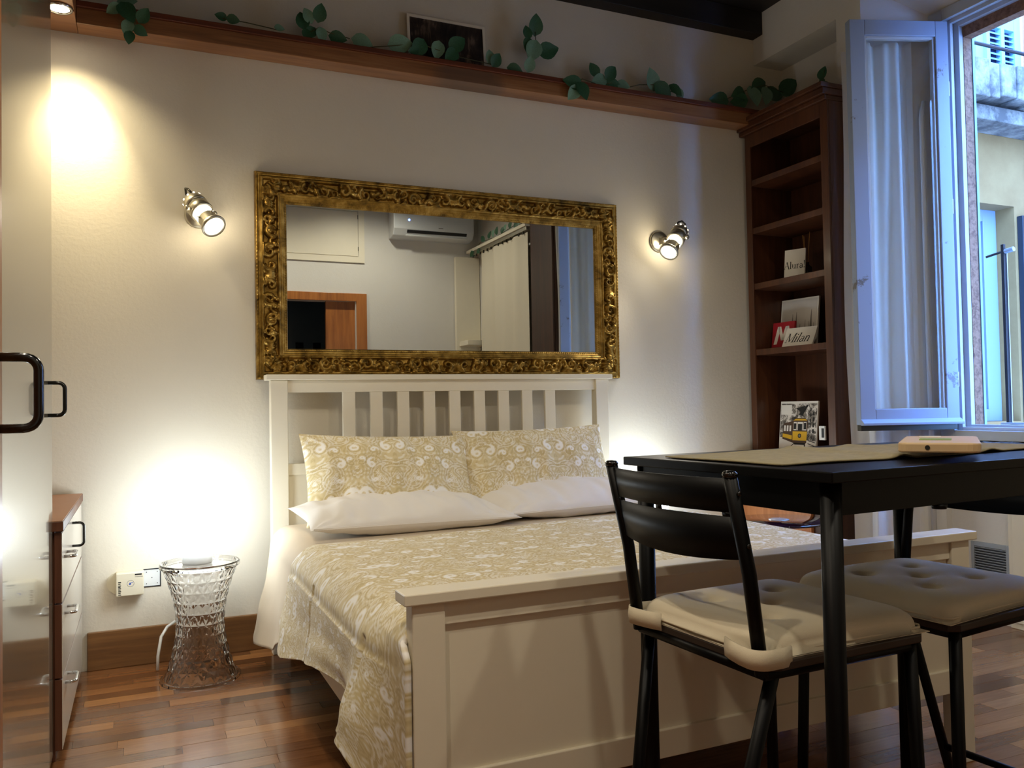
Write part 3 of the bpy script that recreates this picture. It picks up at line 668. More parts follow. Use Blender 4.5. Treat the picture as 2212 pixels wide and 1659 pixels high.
MB().obox((-.040, WY - .0603, .347), (.006, .0007, .009), (0, .3, 0)).obox((-.034, WY - .0603, .351), (.010, .0007, .0025), (0, -.3, 0)).build('blue_mark', 'blue_ink', jb)
rp = thing('recessed_box', 'open recessed electrical box in the wall between junction box and stool', 'electrical box', (.045, WY, .35))
m = MB(); m.box((.008, WY - .003, .388), (.078, WY + .001, .392)); m.box((.074, WY - .003, .318), (.078, WY + .001, .39)); m.box((.008, WY - .003, .316), (.078, WY + .001, .320)); m.build('rim', 'shadow', rp)
box('back', (.010, WY - .0015, .32), (.074, WY + .001, .388), 'white_plastic', rp, 0)
m = MB()
for x, z in ((.022, .33), (.064, .33), (.022, .378), (.064, .378), (.043, .354)): m.lathe([(.0004, 0), (.002, 0), (.002, .001), (.0004, .001)], 8, (0, -1, 0), (x, WY - .0015, z))
m.build('screw_hole', 'ink', rp)

# ------------------------------------------------------------------ bookcase and lower cabinet
BX, BB = 3.21, 3.512
bk = thing('bookcase', 'tall narrow brown bookcase in the niche right of the back wall', 'bookcase', (3.36, 3.5, 0))
box('side_panel', (BX, 3.765, .77), (BB, 3.80, 2.60), 'bookcase', bk, .002)
box('side_panel', (BX, 3.172, .77), (BB, 3.215, 2.60), 'bookcase', bk, .002)
box('back_panel', (BB - .012, 3.215, .77), (BB, 3.765, 2.60), 'bookcase', bk, 0)
box('face_stile', (BX - .012, 3.758, .77), (BX, 3.802, 2.575), 'bookcase', bk, .002)
box('face_stile', (BX - .012, 3.172, .77), (BX, 3.222, 2.575), 'bookcase', bk, .002)
box('top_rail', (BX - .012, 3.222, 2.50), (BX, 3.758, 2.575), 'bookcase', bk, .002)
for z in (2.31, 2.035, 1.717, 1.342): box('shelf', (BX - .006, 3.215, z - .034), (BB - .012, 3.765, z), 'bookcase', bk, .002)
m = MB()
for (z0, z1, o) in ((2.575, 2.60, .018), (2.60, 2.635, .034), (2.635, 2.66, .050)): m.box((BX - .012 - o, 3.172 - o * .3, z0), (BB, 3.83, z1))
m.build('crown_moulding', 'bookcase', bk, bev=.004)
lc = thing('base_cabinet', 'honey brown base cabinet under the bookcase behind the round side table', 'cabinet', (3.28, 3.5, 0))
box('carcass', (3.078, 3.172, 0), (BB, 3.815, .752), 'dark_wood', lc, .002)
box('door', (3.060, 3.215, .06), (3.078, 3.80, .745), 'cabinet', lc, .002)
box('top', (3.055, 3.170, .752), (BB, 3.817, .768), 'cabinet', lc, .002)
sw = thing('light_switch', 'white switch plate on the right upright of the bookcase', 'switch', (3.19, 3.25, .88))
box('plate', (3.186, 3.236, .842), (BX - .0125, 3.275, .915), 'white_plastic', sw, .002); box('rocker', (3.184, 3.240, .855), (3.187, 3.256, .903), 'shadow', sw, .001)

# serif lettering from pen strokes: each stroke is a poly-line with a width per point (unit square, baseline 0, x-height .55, cap 1)
def arc(cx, cy, rx, ry, a0, a1, w0, w1, n=14):
    o = []
    for k in range(n + 1):
        t = k / n; a = math.radians(a0 + (a1 - a0) * t); o.append((cx + rx * math.cos(a), cy + ry * math.sin(a), w0 + (w1 - w0) * math.sin(PI * t)))
    return o
TK, TN = .11, .035
def stem(x, y0, y1, w=TK): return [(x, y0, w), (x, y1, w)]
def serif(x, y, w=.2): return [(x - w / 2, y, TN), (x + w / 2, y, TN)]
GL = {
 'A': (.78, [[(.08, 0, TN), (.40, 1, TN)], [(.40, 1, TK), (.70, 0, TK)], [(.2, .36, TN), (.58, .36, TN)], serif(.08, .015), serif(.70, .015)]),
 'M': (1.02, [[(.14, 0, TN), (.14, 1, TN)], [(.14, 1, TK), (.5, .1, TK)], [(.5, .05, TN), (.86, 1, TN)], stem(.88, 0, 1), serif(.14, .015), serif(.88, .015, .24), serif(.10, .985), serif(.9, .985)]),
 'l': (.30, [stem(.15, 0, 1), serif(.15, .015, .24), [(.04, .985, TN), (.15, .985, TN)]]),
 'i': (.30, [stem(.15, 0, .6), serif(.15, .015, .24), [(.04, .585, TN), (.15, .585, TN)], [(.15, .78, .11), (.15, .89, .11)]]),
 'u': (.62, [[(.14, .6, TK), (.14, .2, TK)] , arc(.28, .2, .14, .17, 180, 330, .09, .04), stem(.47, 0, .6), [(.03, .585, TN), (.14, .585, TN)], [(.36, .585, TN), (.47, .585, TN)], [(.47, .015, TN), (.57, .015, TN)]]),
 'r': (.42, [stem(.14, 0, .6), serif(.14, .015, .24), [(.03, .585, TN), (.14, .585, TN)], arc(.28, .42, .14, .17, 180, 60, .04, .06), [(.35, .53, .1), (.35, .49, .1)]]),
 'a': (.54, [arc(.26, .42, .16, .17, 160, 0, .06, .06), stem(.42, .06, .44), [(.42, .05, TN), (.52, .02, TN)], arc(.25, .16, .15, .155, 70, 360, .06, .09)]),
 'n': (.64, [stem(.14, 0, .6), serif(.14, .015, .24), [(.03, .585, TN), (.14, .585, TN)], arc(.31, .40, .17, .19, 180, 0, .04, .09), stem(.48, 0, .42), serif(.48, .015, .24)]),
 '!': (.30, [[(.15, .27, .03), (.15, 1, .12)], [(.15, 0, .12), (.15, .11, .12)]]),
}
def lettering(text, h, shear=0, track=.0):
    """list of quads (4 x 2D points) and the total width"""
    q = []; x = 0
    for ch in text:
        wd_, sts = GL[ch]
        for st in sts:
            for (xa, ya, wa), (xb, yb, wb) in zip(st[:-1], st[1:]):
                d = Vector((xb - xa, yb - ya)); d.normalize(); nrm = Vector((-d.y, d.x)); e = d * .008
                pts = [Vector((xa, ya)) - e + nrm * wa / 2, Vector((xa, ya)) - e - nrm * wa / 2, Vector((xb, yb)) + e - nrm * wb / 2, Vector((xb, yb)) + e + nrm * wb / 2]
                q.append([((p.x + x + shear * p.y) * h, p.y * h) for p in pts])
        x += wd_ + track
    return q, x * h
def stand_board(name, label, cat, center_y, x, z, w, h, lean, yaw, thick=.012, mat='paper', roll=0, back='paper'):
    """a board standing on a shelf; local frame: +x right, +z up, face towards -y"""
    t = thing(name, label, cat, (x, center_y, z), local=True)
    t.rotation_euler = (-lean, roll, yaw); MB().box((-w / 2, 0, 0), (w / 2, thick, h)).build('panel', mat, t, bev=.001); return t
def put_text(t, text, h, cx, cz, shear=0, mat='ink', y=-.0006, track=0):
    q, wd_ = lettering(text, h, shear, track); m = MB()
    for quad in q: m.prism([(p[0] - wd_ / 2 + cx, y, p[1] - h / 2 + cz) for p in quad], (0, .0012, 0))
    m.build('lettering', mat, t)
YAW = -PI / 2
sa = stand_board('word_sign', 'white Alura sign leaning in front of reed sticks in the bookcase', 'sign', 3.555, 3.31, 1.718, .118, .172, R_(8), YAW + R_(24)); put_text(sa, 'Alura!', .041, 0, .082, 0)
rd = thing('reed_diffuser', 'reed diffuser with thin sticks behind the Alura sign', 'diffuser', (3.40, 3.55, 1.717))
MB().lathe([(.001, 0), (.026, 0), (.028, .004), (.028, .07), (.012, .085), (.012, .10), (.001, .10)], 20, o=(3.40, 3.55, 1.717)).build('bottle', 'dark_glass', rd, True)
for dx, dy in ((.0, .022), (.01, -.022), (-.012, .0)): MB().tube([(3.40, 3.55, 1.73), (3.40 + dx, 3.555 + dy, 1.975 + dx)], .0016, 6).build('reed', 'reed', rd)
sk_ = stand_board('skyline_picture', 'large white picture of grey church spires behind the Milan sign', 'picture', 3.626, 3.385, 1.343, .262, .285, R_(7), YAW + R_(6))
MB().box((-.122, -.0008, .010), (.122, .0002, .275)).build('print', 'photo_sky', sk_)
m = MB()
for xx, hh, ww in ((-.045, .19, .010), (-.018, .20, .010), (-.032, .145, .006), (.010, .13, .007), (-.065, .12, .007), (.045, .15, .006), (.085, .205, .011), (.070, .14, .007), (.105, .13, .007)):
    m.prism([(xx - ww, -.0011, .07), (xx + ww, -.0011, .07), (xx + ww * .45, -.0011, hh - .05), (xx + .0008, -.0011, hh + .008), (xx - .0008, -.0011, hh + .008), (xx - ww * .45, -.0011, hh - .05)], (0, .0006, 0))
m.prism([(-.122, -.0011, .01), (.122, -.0011, .01), (.122, -.0011, .115), (.06, -.0011, .10), (-.122, -.0011, .10)], (0, .0006, 0))
m.build('spires', 'grey', sk_)
ms = stand_board('metro_sign', 'small red square sign with a white letter, half behind the Milan sign', 'sign', 3.655, 3.300, 1.343, .165, .150, R_(8), YAW + R_(2), .014, 'red')
m = MB()
for a, b in (((-.055, .025), (-.030, .125)), ((-.030, .125), (0, .045)), ((0, .045), (.030, .125)), ((.030, .125), (.055, .025))):
    m.prism([(a[0] - .012, -.0008, a[1]), (a[0] + .012, -.0008, a[1]), (b[0] + .012, -.0008, b[1]), (b[0] - .012, -.0008, b[1])], (0, .001, 0))
m.build('letter_m', 'paper', ms)
sm = stand_board('word_sign', 'small tilted white Milan sign in front of the skyline picture', 'sign', 3.492, 3.255, 1.343, .195, .118, R_(27), YAW + R_(10), roll=R_(0)); put_text(sm, 'Milan', .056, -.01, .054, .28)
tp = stand_board('tram_picture', 'white picture of a yellow tram standing low in the bookcase', 'picture', 3.560, 3.30, .770, .270, .275, R_(6), YAW + R_(3))
MB().box((-.130, -.0008, .010), (.130, .0002, .262)).build('street_print', 'photo_street', tp)
def flat(name, mat, polys, y, parent):
    for p in polys: MB().prism([(x, y, z) for x, z in p], (0, .0005, 0)).build(name, mat, parent)
rect = lambda a, b, c, d: [(a, b), (c, b), (c, d), (a, d)]
flat('pale_ground', 'paper', [[(-.130, .01), (.13, .01), (.13, .055), (-.13, .075)], rect(-.128, .20, -.05, .255)], -.0011, tp)
flat('tram_body', 'brown_ink', [[(-.035, .045), (.065, .045), (.072, .165), (.050, .182), (-.015, .182), (-.04, .165)], [(-.11, .065), (-.035, .045), (-.04, .165), (-.105, .15)]], -.0016, tp)
flat('tram_front', 'yellow', [[(-.034, .058), (.066, .058), (.068, .108), (-.036, .108)], [(-.108, .075), (-.04, .062), (-.04, .085), (-.108, .095)], [(-.035, .168), (.068, .168), (.052, .177), (-.015, .177)]], -.0021, tp)
flat('tram_window', 'paper', [rect(-.030, .114, -.008, .160), rect(-.003, .114, .036, .160), rect(.041, .114, .062, .160)] + [rect(-.100 + k * .020, .108, -.088 + k * .020, .140) for k in range(3)], -.0021, tp)
flat('tram_window_shade', 'ink', [rect(.002, .114, .032, .150), rect(.044, .12, .060, .155), rect(-.028, .12, -.011, .152)], -.0026, tp)
MB().lathe([(.001, 0), (.012, 0), (.012, .0006), (.001, .0006)], 18, (0, -1, 0), (.016, -.0022, .084)).build('tram_badge', 'ink', tp)
MB().lathe([(.001, 0), (.007, 0), (.007, .0006), (.001, .0006)], 18, (0, -1, 0), (.016, -.0028, .084)).build('tram_lamp', 'grey', tp)
flat('rail_lines', 'ink', [[(-.02, .045), (-.014, .045), (-.06, .012), (-.068, .012)], [(.05, .045), (.056, .045), (.06, .012), (.05, .012)], [(.08, .06), (.128, .05), (.128, .046), (.08, .056)], [(.075, .045), (.128, .03), (.128, .026), (.075, .041)], [(-.03, .045), (.062, .045), (.05, .035), (-.02, .035)]], -.0016, tp)
flat('house_windows', 'ink', [rect(.085, .10 + k * .03, .092, .118 + k * .03) for k in range(5)] + [rect(.104, .10 + k * .032, .114, .122 + k * .032) for k in range(4)] + [[(.0, .20), (.06, .255), (.072, .255), (.03, .195)], [(-.02, .235), (.05, .25), (.02, .215)]], -.0016, tp)

# picture on the shelf
ph = thing('framed_photo', 'white framed dark photograph leaning on the wall above the mirror', 'picture', (1.388, 3.795, 2.706), local=True); ph.rotation_euler = (R_(-5), 0, 0)
pw_, phh = .405, .243
m = MB(); f_ = .013
m.frame(-pw_ / 2, pw_ / 2, 0, .014, 0, phh, f_)
m.build('frame', 'white', ph); MB().box((-pw_ / 2 + f_, .004, f_), (pw_ / 2 - f_, .010, phh - f_)).build('print', 'photo_dark', ph)

# ------------------------------------------------------------------ trailing garland sprigs
def leaf_mesh():
    n = 7; P = np.zeros((n, 5, 3))
    for i in range(n):
        t = i / (n - 1); w = .36 * math.sin(PI * t ** .8) ** .8 if 0 < t < 1 else .005
        for k, s_ in enumerate((-1, -.5, 0, .5, 1)): P[i, k] = (s_ * w, .10 * abs(s_) * w * 2 - .12 * t * t + .05 * t, t)
    m = MB().grid(P); me = bpy.data.meshes.new('leaf'); me.from_pydata(m.v, [], m.f); me.polygons.foreach_set('use_smooth', [True] * len(me.polygons)); return me
leaf_a, leaf_b = leaf_mesh(), leaf_mesh(); leaf_a.materials.append(M['leaf']); leaf_b.materials.append(M['leaf2'])
VINES = [
([(-0.059, 2.758), (-0.011, 2.67), (-0.006, 2.642), (-0.024, 2.59)], [(-0.08, 2.691, 0.056, 215), (-0.042, 2.688, 0.082, 300), (0.02, 2.666, 0.06, 60), (-0.034, 2.627, 0.057, 250), (0.006, 2.613, 0.05, 330), (-0.029, 2.58, 0.049, 265), (-0.046, 2.741, 0.066, 10)], 'green sprig hanging over the shelf edge at its far left end'),
([(0.316, 2.737), (0.431, 2.737), (0.568, 2.727)], [(0.335, 2.744, 0.044, 170), (0.373, 2.739, 0.047, 350), (0.568, 2.731, 0.039, 0)], 'tiny flat sprig on the shelf, second from the left end'),
([(0.679, 2.721), (0.721, 2.749), (0.752, 2.771), (0.794, 2.753), (0.889, 2.741)], [(0.676, 2.779, 0.07, 100), (0.703, 2.805, 0.059, 120), (0.749, 2.821, 0.071, 80), (0.715, 2.744, 0.058, 230), (0.758, 2.742, 0.059, 280), (0.69, 2.729, 0.046, 260), (0.825, 2.737, 0.069, 350), (0.934, 2.735, 0.082, 345)], 'leafy sprig on the shelf left of the framed photograph'),
([(0.964, 2.712), (1.097, 2.742), (1.222, 2.773), (1.397, 2.741), (1.59, 2.729)], [(1.115, 2.752, 0.099, 10), (1.222, 2.758, 0.088, 240), (1.194, 2.731, 0.047, 200), (1.314, 2.766, 0.076, 260), (1.402, 2.791, 0.087, 40), (1.385, 2.743, 0.076, 220), (1.586, 2.756, 0.061, 100), (1.61, 2.744, 0.067, 60), (1.703, 2.718, 0.067, 350)], 'long sprig trailing in front of the framed photograph'),
([(1.787, 2.736), (1.819, 2.788), (1.838, 2.838), (1.835, 2.932)], [(1.836, 2.956, 0.089, 90), (1.788, 2.912, 0.059, 100), (1.82, 2.84, 0.099, 250), (1.893, 2.842, 0.101, 20), (1.79, 2.866, 0.063, 260), (1.792, 2.748, 0.069, 80), (1.925, 2.852, 0.06, 25)], 'tall upright sprig on the shelf right of the framed photograph'),
([(2.054, 2.667), (2.193, 2.716), (2.291, 2.737)], [(2.036, 2.684, 0.092, 170), (2.032, 2.64, 0.077, 230), (2.068, 2.657, 0.087, 290), (2.175, 2.781, 0.068, 120), (2.207, 2.737, 0.079, 200), (2.258, 2.774, 0.081, 50), (2.271, 2.729, 0.075, 0), (2.334, 2.731, 0.065, 350)], 'sprig spilling over the shelf edge above the right wall spotlight'),
([(2.347, 2.715), (2.449, 2.75), (2.538, 2.762), (2.702, 2.732)], [(2.532, 2.777, 0.101, 110), (2.582, 2.741, 0.102, 330), (2.663, 2.752, 0.075, 320), (2.702, 2.737, 0.064, 300)], 'arching four leaved sprig on the right half of the shelf'),
([(2.999, 2.738), (3.165, 2.819), (3.3, 2.868), (3.436, 2.846)], [(2.987, 2.737, 0.103, 180), (3.115, 2.788, 0.1, 200), (3.204, 2.801, 0.108, 280), (3.246, 2.852, 0.108, 30), (3.123, 2.75, 0.094, 190), (3.298, 2.814, 0.097, 260), (3.35, 2.821, 0.11, 0), (3.454, 2.868, 0.113, 40)], 'arching leafy sprig in the corner above the bookcase'),
]
for vi, (st, lv, lab) in enumerate(VINES):
    t = thing('garland_sprig', lab, 'plant', (st[0][0], 3.745, 2.706), 0, 'garland sprigs along the shelf')
    yy = lambda z: 3.700 if z < 2.712 else 3.738
    pts = [(x, yy(z), max(z, 2.709) if yy(z) > 3.72 else z) for x, z in st]
    if vi == 0: pts = [(-.07, 3.75, 2.712), (-.05, 3.715, 2.715)] + pts[1:]
    if vi == 5: pts = [(2.04, 3.70, 2.667), (2.08, 3.704, 2.715)] + pts[1:]
    MB().tube(pts, .0022, 6).build('stem', 'stem', t, True)
    for li, (x, z, l, a) in enumerate(lv):
        o = bpy.data.objects.new('leaf', leaf_b if (li * 7 + vi) % 3 == 0 else leaf_a); COL.objects.link(o); o.parent = t
        th = math.radians(a); dirv = Vector((math.cos(th), random.uniform(-.35, .1), math.sin(th))).normalized()
        nrm = Vector((0, -1, random.uniform(-.3, .3))); xax = dirv.cross(nrm).normalized(); nrm = xax.cross(dirv)
        c = Vector((x, yy(z) - .006 * (li % 3), z)) - dirv * l * .5
        mw = Matrix((xax, nrm, dirv)).transposed().to_4x4()
        o.matrix_local = Matrix.Translation(c - Vector(t.location)) @ mw @ Matrix.Scale(l * 1.25, 4)
t = thing('garland_sprig', 'single pointed sprig standing on top of the bookcase beside the curtain', 'plant', (3.25, 3.26, 2.66), 0, 'garland sprigs along the shelf')
MB().tube([(3.25, 3.27, 2.662), (3.252, 3.25, 2.70), (3.255, 3.235, 2.76)], .002, 6).build('stem', 'stem', t, True)
for a, l, zz in ((70, .075, 2.74), (110, .05, 2.70), (20, .05, 2.685)):
    o = bpy.data.objects.new('leaf', leaf_a); COL.objects.link(o); o.parent = t
    th = math.radians(a); dirv = Vector((.3 * math.cos(th), -math.cos(th), math.sin(th))).normalized(); nrm = Vector((-1, -.3, 0)); xax = dirv.cross(nrm).normalized(); nrm = xax.cross(dirv)
    o.matrix_local = Matrix.Translation(Vector((3.252, 3.25, zz)) - dirv * l * .4 - Vector(t.location)) @ Matrix((xax, nrm, dirv)).transposed().to_4x4() @ Matrix.Scale(l, 4)

# ------------------------------------------------------------------ window, sashes, sill
wn = bpy.data.objects.new('window_1', None); COL.objects.link(wn); wn.location = (3.6, 2.3, .84); wn['kind'] = 'structure'
YL, YR, ZB, ZT = 2.86, 1.74, .845, 2.93
m = MB()                                                        # stepped jambs, head and bottom rail
for x0, x1, w in ((3.560, 3.585, .075), (3.585, 3.605, .100), (3.605, 3.622, .090), (3.622, 3.650, .118)):
    m.frame(x0, x1, YR, YL, ZB, ZT, w, w * .62, w * .75, 'x')
m.build('jamb_frame', 'frame', wn, bev=.002)
m = MB().frame(3.650, 3.705, YR - .1, YL + .1, ZB - .1, ZT + .1, .22, .16, .24, 'x')
m.build('stone_surround', 'jamb', wn)
box('shutter_leaf', (3.706, 2.735, .90), (3.722, 2.80, 2.80), 'shutter', wn, .001)
def sash(hinge, free, flipn):
    h = Vector(hinge); f = Vector(free); d = (f - h); wdt = d.length; d.normalize(); n = Vector((-d.y, d.x, 0)) * flipn   # n: outward (weather) face
    def bx(u0, u1, z0, z1, t0, t1, mbx=None):
        mbx = mbx or MB(); pts = []
        for z in (z0, z1):
            for u, t in ((u0, t0), (u1, t0), (u1, t1), (u0, t1)): p = h + d * u + n * t; pts.append((p.x, p.y, z))
        return mbx.hexa(pts)
    z0, z1 = .925, 2.862
    m = MB(); bx(0, .062, z0, z1, -.022, .022, m); bx(wdt - .075, wdt, z0, z1, -.022, .022, m); bx(.062, wdt - .075, z1 - .075, z1, -.022, .022, m); bx(.062, wdt - .075, z0, z0 + .075, -.022, .022, m)
    s_ = m.build('sash', 'sash', wn, bev=.003)
    m = MB(); bx(.062, .074, z0 + .075, z1 - .075, -.016, .012, m); bx(wdt - .087, wdt - .075, z0 + .075, z1 - .075, -.016, .012, m); bx(.074, wdt - .087, z1 - .087, z1 - .075, -.016, .012, m)
    m.build('glazing_bead', 'frame', s_, bev=.002)
    bx(.068, wdt - .081, z0 + .07, z1 - .07, -.002, .002).build('glass', 'glass', s_)
    m = MB(); pts = []
    for u in (-.005, wdt):
        for t_, z in ((.020, z0 - .002), (.050, z0 - .002), (.050, z0 + .010), (.020, z0 + .028)): p = h + d * u + n * t_; pts.append((p.x, p.y, z))
    m.add(pts, [(0, 1, 2, 3), (7, 6, 5, 4), (0, 4, 5, 1), (1, 5, 6, 2), (2, 6, 7, 3), (3, 7, 4, 0)]); m.build('drip_rail', 'sash', s_, bev=.002)
    bx(.01, wdt - .004, z0 - .028, z0, -.020, .016).build('bottom_seal', 'dark_steel', s_)
    for z in (1.10, 1.93, 2.50): MB().tube([(h.x - .004, h.y - .026 * flipn * 0 - .012, z), (h.x - .004, h.y - .012, z + .07)], .006, 8).build('hinge', 'white_plastic', s_)
sash((3.572, 2.778, 0), (3.108, 2.940, 0), 1)
sash((3.572, 1.822, 0), (3.108, 1.66, 0), -1)
# rough stone sill
ny, nx = 60, 8
P = np.zeros((ny, nx, 3)); yy_ = np.linspace(2.90, 1.72, ny)
for i in range(ny):
    rn = RNG.uniform(-.009, .009, nx); cut = min(1, (2.90 - yy_[i]) / .05)
    ring = [(3.66, .842), (3.545, .842), (3.525 + rn[0], .836), (3.518 + rn[1], .825), (3.516 + rn[2], .812), (3.522 + rn[3], .795), (3.56, .790), (3.66, .790)]
    for k, (x, z) in enumerate(ring): P[i, k] = (x if k in (0, 7) else 3.60 - (3.60 - x) * (.4 + .6 * cut), yy_[i] + rn[k] * .5, z + rn[k] * .4)
m = MB().grid(P); m.f += [tuple(range(nx)), tuple(range((ny - 1) * nx, ny * nx))[::-1]]
tag(m.build('window_sill', 'stone'), 'rough grey stone window sill under the open window', 'sill')

# lower wall things: vent grille, white cupboard
vg = thing('vent_grille', 'grey louvred vent grille low on the wall under the window', 'vent', (3.62, 2.66, .30))
m = MB().frame(3.609, 3.62, 2.566, 2.757, .222, .366, .016, .014, .021, 'x'); m.build('frame', 'vent', vg, bev=.001)
for k in range(9): MB().obox((3.613, 2.659, .2445 + k * .0118), (.010, .160, .0028), (0, R_(38), 0)).build('louvre', 'vent', vg)
box('back', (3.6185, 2.575, .23), (3.6195, 2.742, .35), 'shadow', vg, 0)
cb = thing('white_cupboard', 'white low cupboard under the window at the right edge', 'cupboard', (3.6, 2.2, 0))
box('carcass', (3.600, 1.80, .0), (3.619, 2.562, .70), 'white', cb); 
for y0 in (2.205, 1.85): box('door', (3.588, y0, .03), (3.600, y0 + .33, .69), 'white', cb, .002)
# conduit on the splayed reveal
tag(MB().tube([(3.500, 2.865, 0), (3.500, 2.865, 2.42), (3.515, 2.865, 2.50)], .012, 12).build('wall_conduit', 'white_plastic', smooth=True), 'white vertical pipe behind the open window sash by the frame', 'pipe')

def curtain(name, label, path, z0, z1, amp, folds, mat, nz=40, ns=160, seed=0, cat='curtain'):
    path = [Vector(p) for p in path]; seg = [(path[i + 1] - path[i]).length for i in range(len(path) - 1)]; tot = sum(seg); P = np.zeros((nz, ns, 3)); r = np.random.default_rng(seed); ph_ = r.uniform(0, 6, 4)
    for i in range(ns):
        s_ = i / (ns - 1) * tot; k = 0
        while k < len(seg) - 1 and s_ > seg[k]: s_ -= seg[k]; k += 1
        p = path[k].lerp(path[k + 1], s_ / seg[k]); d = (path[k + 1] - path[k]).normalized(); n = Vector((-d.y, d.x))
        u = i / (ns - 1)
        for q in range(nz):
            v = q / (nz - 1); off = amp * (math.sin(u * folds * 2 * PI + ph_[0] + .6 * math.sin(3 * v + ph_[1])) * (.55 + .45 * v) + .35 * math.sin(u * folds * 3.7 * PI + ph_[2] + v * 1.5))
            sl = .010 * math.sin(v * 9 + ph_[3]) * (1 - u)
            P[q, i] = (p.x + n.x * off + d.x * sl, p.y + n.y * off + d.y * sl, z1 + (z0 - z1) * v)
    return tag(MB().grid(P).build(name, mat, smooth=True), label, cat)
curtain('sheer_curtain', 'white sheer curtain hanging behind the open window sash', [(3.250, 3.115), (3.265, 3.03), (3.290, 2.995), (3.485, 2.905)], .02, 2.80, .034, 2.6, 'sheer', seed=4)
curtain('sheer_curtain', 'white sheer curtain right of the window, seen in the mirror', [(3.22, 1.38), (3.262, 1.50), (3.30, 1.56), (3.48, 1.68)], .02, 2.80, .022, 3.2, 'sheer', seed=9)

# ------------------------------------------------------------------ round side table
rt = thing('round_side_table', 'dark purple round glass side table with silver centre, right of the bed', 'side table', (2.665, 3.00, 0), local=True)
MB().lathe([(.001, .492), (.200, .492), (.206, .496), (.206, .500), (.200, .504), (.001, .504)], 56).build('top', 'purple_glass', rt, True)
MB().lathe([(.001, .504), (.046, .504), (.044, .508), (.001, .508)], 32).build('centre_disc', 'silver', rt, True)
MB().lathe([(.001, .012), (.034, .012), (.034, .492), (.001, .492)], 28).build('stem', 'purple', rt, True)
MB().lathe([(.001, 0), (.15, 0), (.152, .004), (.146, .010), (.06, .014), (.001, .014)], 40).build('foot', 'silver', rt, True)

# ------------------------------------------------------------------ black table with runner and board
TA = R_(4); TB = Vector((1.004, 1.006, 0)); ex = Vector((math.cos(TA), math.sin(TA), 0)); ey = Vector((-math.sin(TA), math.cos(TA), 0))
tb = thing('dining_table', 'high black table with a woven runner in the right foreground', 'table', TB, TA, local=True)
TLn, TWd, TZ = .895, .566, .930
MB().box((0, 0, TZ - .018), (TLn, TWd, TZ)).build('tabletop', 'black_table', tb, bev=.002)
for nm, a, b in (('apron', (.035, .020, .856), (TLn - .035, .034, TZ - .018)), ('apron', (.035, TWd - .034, .856), (TLn - .035, TWd - .020, TZ - .018)), ('apron', (.020, .035, .856), (.034, TWd - .035, TZ - .018)), ('apron', (TLn - .034, .035, .856), (TLn - .020, TWd - .035, TZ - .018))):
    MB().box(a, b).build(nm, 'black_table', tb, bev=.001)
for x in (.034, TLn - .034):
    for y in (.034, TWd - .034): MB().tube([(x, y, 0), (x, y, TZ - .018)], .0175, 20).build('leg', 'black', tb, True)
MB().lathe([(.002, -.008), (.012, -.008), (.014, 0), (.002, 0)], 14, (0, 0, 1), (.30, .027, .856)).build('screw_cap', 'black', tb, True)
nx_, ny_ = 160, 50; u = np.linspace(.03, .892, nx_)[None, :] + np.zeros((ny_, 1)); v = np.linspace(0, 1, ny_)[:, None] + np.zeros((1, nx_))
yv = .125 + .33 * v + .010 * np.sin(u * 9 + 1) * (1 - v) + .008 * np.sin(u * 7) * v
zz = TZ + .0045 + .0032 * (np.abs(wob(u * 1.4, v * .4, 77, 7, 3, 9)) * 2) + .006 * np.exp(-((u - .33 - .06 * v) / .022) ** 2) + .005 * np.exp(-((u - .62 + .05 * v) / .03) ** 2)
P = np.stack([TB.x + ex.x * u + ey.x * yv, TB.y + ex.y * u + ey.y * yv, zz], -1)
rn_ = MB().grid(P).build('table_runner', 'runner', smooth=True, org=(1.5, 1.3, TZ)); so = rn_.modifiers.new('thickness', 'SOLIDIFY'); so.thickness = .003; so.offset = -1
tag(rn_, 'creased brown woven runner lying along the black table', 'table runner')
wb = thing('wooden_board', 'small pale wooden board with a hole lying on the table runner', 'board', (1.418, 1.142, .9475), R_(40), local=True)
wb.rotation_euler = (0, 0, R_(38))
m = MB(); pts = []
for cx, cy, a0 in ((.13, .045, 0), (-.13, .045, 90), (-.13, -.045, 180), (.13, -.045, 270)):
    for k in range(5): a = math.radians(a0 + 22.5 * k); pts.append((cx + .022 * math.cos(a), cy + .022 * math.sin(a), 0))
m.prism(pts, (0, 0, .018)); m.build('slab', 'board', wb, bev=.003)
MB().lathe([(.001, 0), (.0042, 0), (.0042, .0008), (.001, .0008)], 14, (-1, 0, 0), (-.1522, .018, .0095)).build('hole', 'ink', wb)
MB().box((-.05, -.02, .018), (.025, .035, .0192)).build('lime_label', 'lime', wb); MB().box((.085, .0, .018), (.125, .04, .0192)).build('white_label', 'paper', wb)

